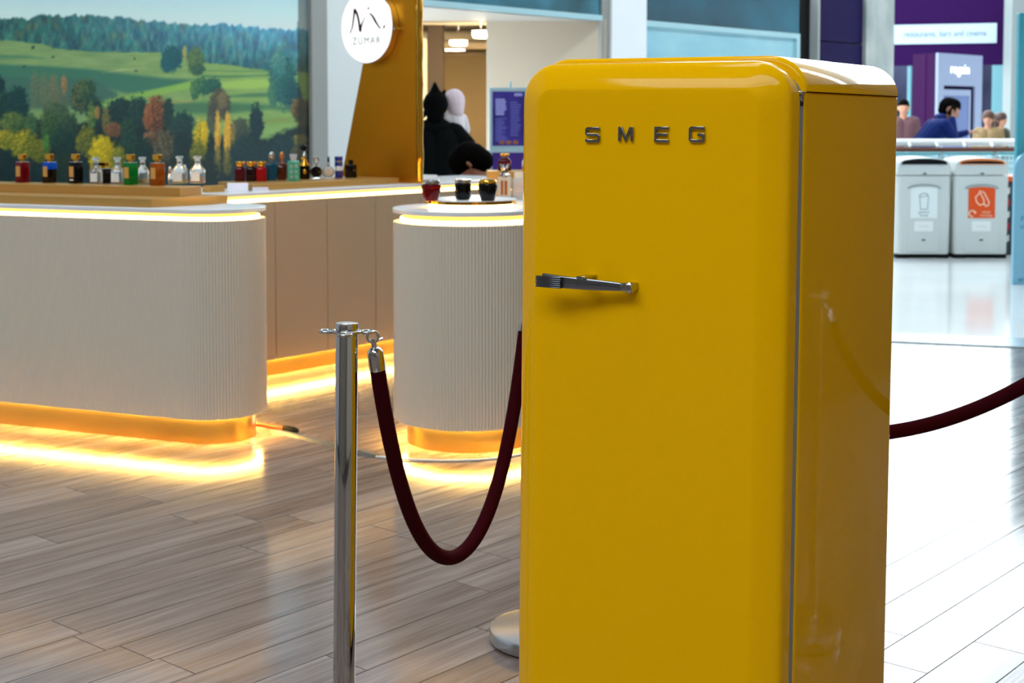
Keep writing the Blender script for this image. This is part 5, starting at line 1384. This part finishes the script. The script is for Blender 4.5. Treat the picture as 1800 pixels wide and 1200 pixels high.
# person in blue at the railing with a phone
MYY = 17.62; mx = at_y(1611, 240, MYY).x
arms = {1: ((.20, .40, 1.13), (.125, .40, 1.37), (-.25, .15, 1)), -1: ((-.22, .44, 1.13), (-.14, .66, 1.20), (.2, 1, .2))}
BLU = mat('navy_blue_jacket', (8, 30, 92), .7, spec=.2)
t, H, U = human('person in blue jacket bending over the railing with phone at the ear', (mx, MYY, 0), R(-90), 1.76, [SKIN, BLU, DTRS, SHOE], lean=R(40), arms=arms, bulk=1.16, nod=R(-12))
hair_blob(t, 'hair', [(H(0, -.045, .165), .098, H(0, .02, .190), .088), (H(0, -.06, .09), .075, H(0, -.06, .14), .09), (H(0, .06, .20), .05, H(0, .075, .185), .04)], HAIR)
hair_blob(t, 'collar', [(U(-.08, -.05, .50), .05, U(.08, -.05, .50), .05), (U(-.10, .03, .49), .042, U(-.04, .09, .48), .038), (U(.10, .03, .49), .042, U(.04, .09, .48), .038)], BLU)
hp_ = Vector(H(.118, .0, .115)); M = Matrix.Rotation(R(-90), 3, 'Z'); g = M @ hp_
o = MB().prism_yz(rrect(.072, .145, .012, 4), -.005, .005).build('phone', BLACK, loc=(mx + g.x, MYY + g.y, g.z), rot=(R(-28), 0, R(-90)))
tag(o, 'dark phone held to the ear by the person in blue', 'phone')

# two figures beyond the kiosk
def bystander(label, px, Y, h, top_m, hair_m, rotz):
    p = at_y(px, 200, Y)
    t, H, U = human(label, (p.x, Y, 0), rotz, h, [SKIN, top_m, DTRS, SHOE], bulk=1.15, coat=True)
    hair_blob(t, 'hair', [(H(0, -.04, .155), .100, H(0, .01, .180), .092), (H(0, -.06, .02), .070, H(0, -.06, .12), .092)], hair_m)
bystander('blurred person in tan coat with brown hair right of the kiosk', 1738, 21.4, 1.47, mat('tan_coat', (128, 104, 68), .8), mat('brown_hair', (70, 36, 18), .6), R(150))
bystander('blurred person in dark olive coat farther right beside the concrete pier', 1759, 22.6, 1.45, mat('olive_coat', (54, 50, 32), .8), mat('dark_brown_hair', (58, 36, 24), .6), R(-140))
bystander('blurred person in mauve top between refrigerator and purple kiosk', 1588, 22.4, 1.66, mat('mauve_top', (84, 52, 58), .8), HAIR, R(170))

# seated assistant behind the back counter, head bowed
SX, SY = at_y(835, 300, 10.15).x + .30, 10.15
st = thing('stool', 'low stool under the bowed person behind the back counter', 'stool', (SX, SY, 0), 0)
MB().lathe([(0, .40), (.17, .40), (.18, .41), (.18, .435), (.16, .445), (0, .445)], 24).build('seat', BLACKM, st, smooth=40)
for k in range(4):
    a = R(45 + 90 * k); MB().tube([(.11 * math.cos(a), .11 * math.sin(a), .40), (.17 * math.cos(a), .17 * math.sin(a), 0)], .012, 8).build('leg', SATIN, st, smooth=40)
arms = {1: ((.24, .22, .66), (.08, .42, .62), (-.5, .8, 0)), -1: ((-.24, .22, .66), (-.08, .42, .62), (.5, .8, 0))}
t, H, U = human('person in black with dark hair bowed low behind the counter and jars', (SX, SY, 0), R(90), 1.66, [SKIN, mat('black_jumper', (9, 9, 11), .85, spec=.1), DTRS, SHOE], lean=R(30), arms=arms, seat=.555, nod=R(25), bulk=1.08)
hair_blob(t, 'hair', [(H(0, -.05, .15), .110, H(0, .02, .17), .100), (H(0, -.08, .05), .085, H(0, -.07, .12), .10), (H(0, .06, .17), .06, H(0, .07, .15), .05)], HAIR)
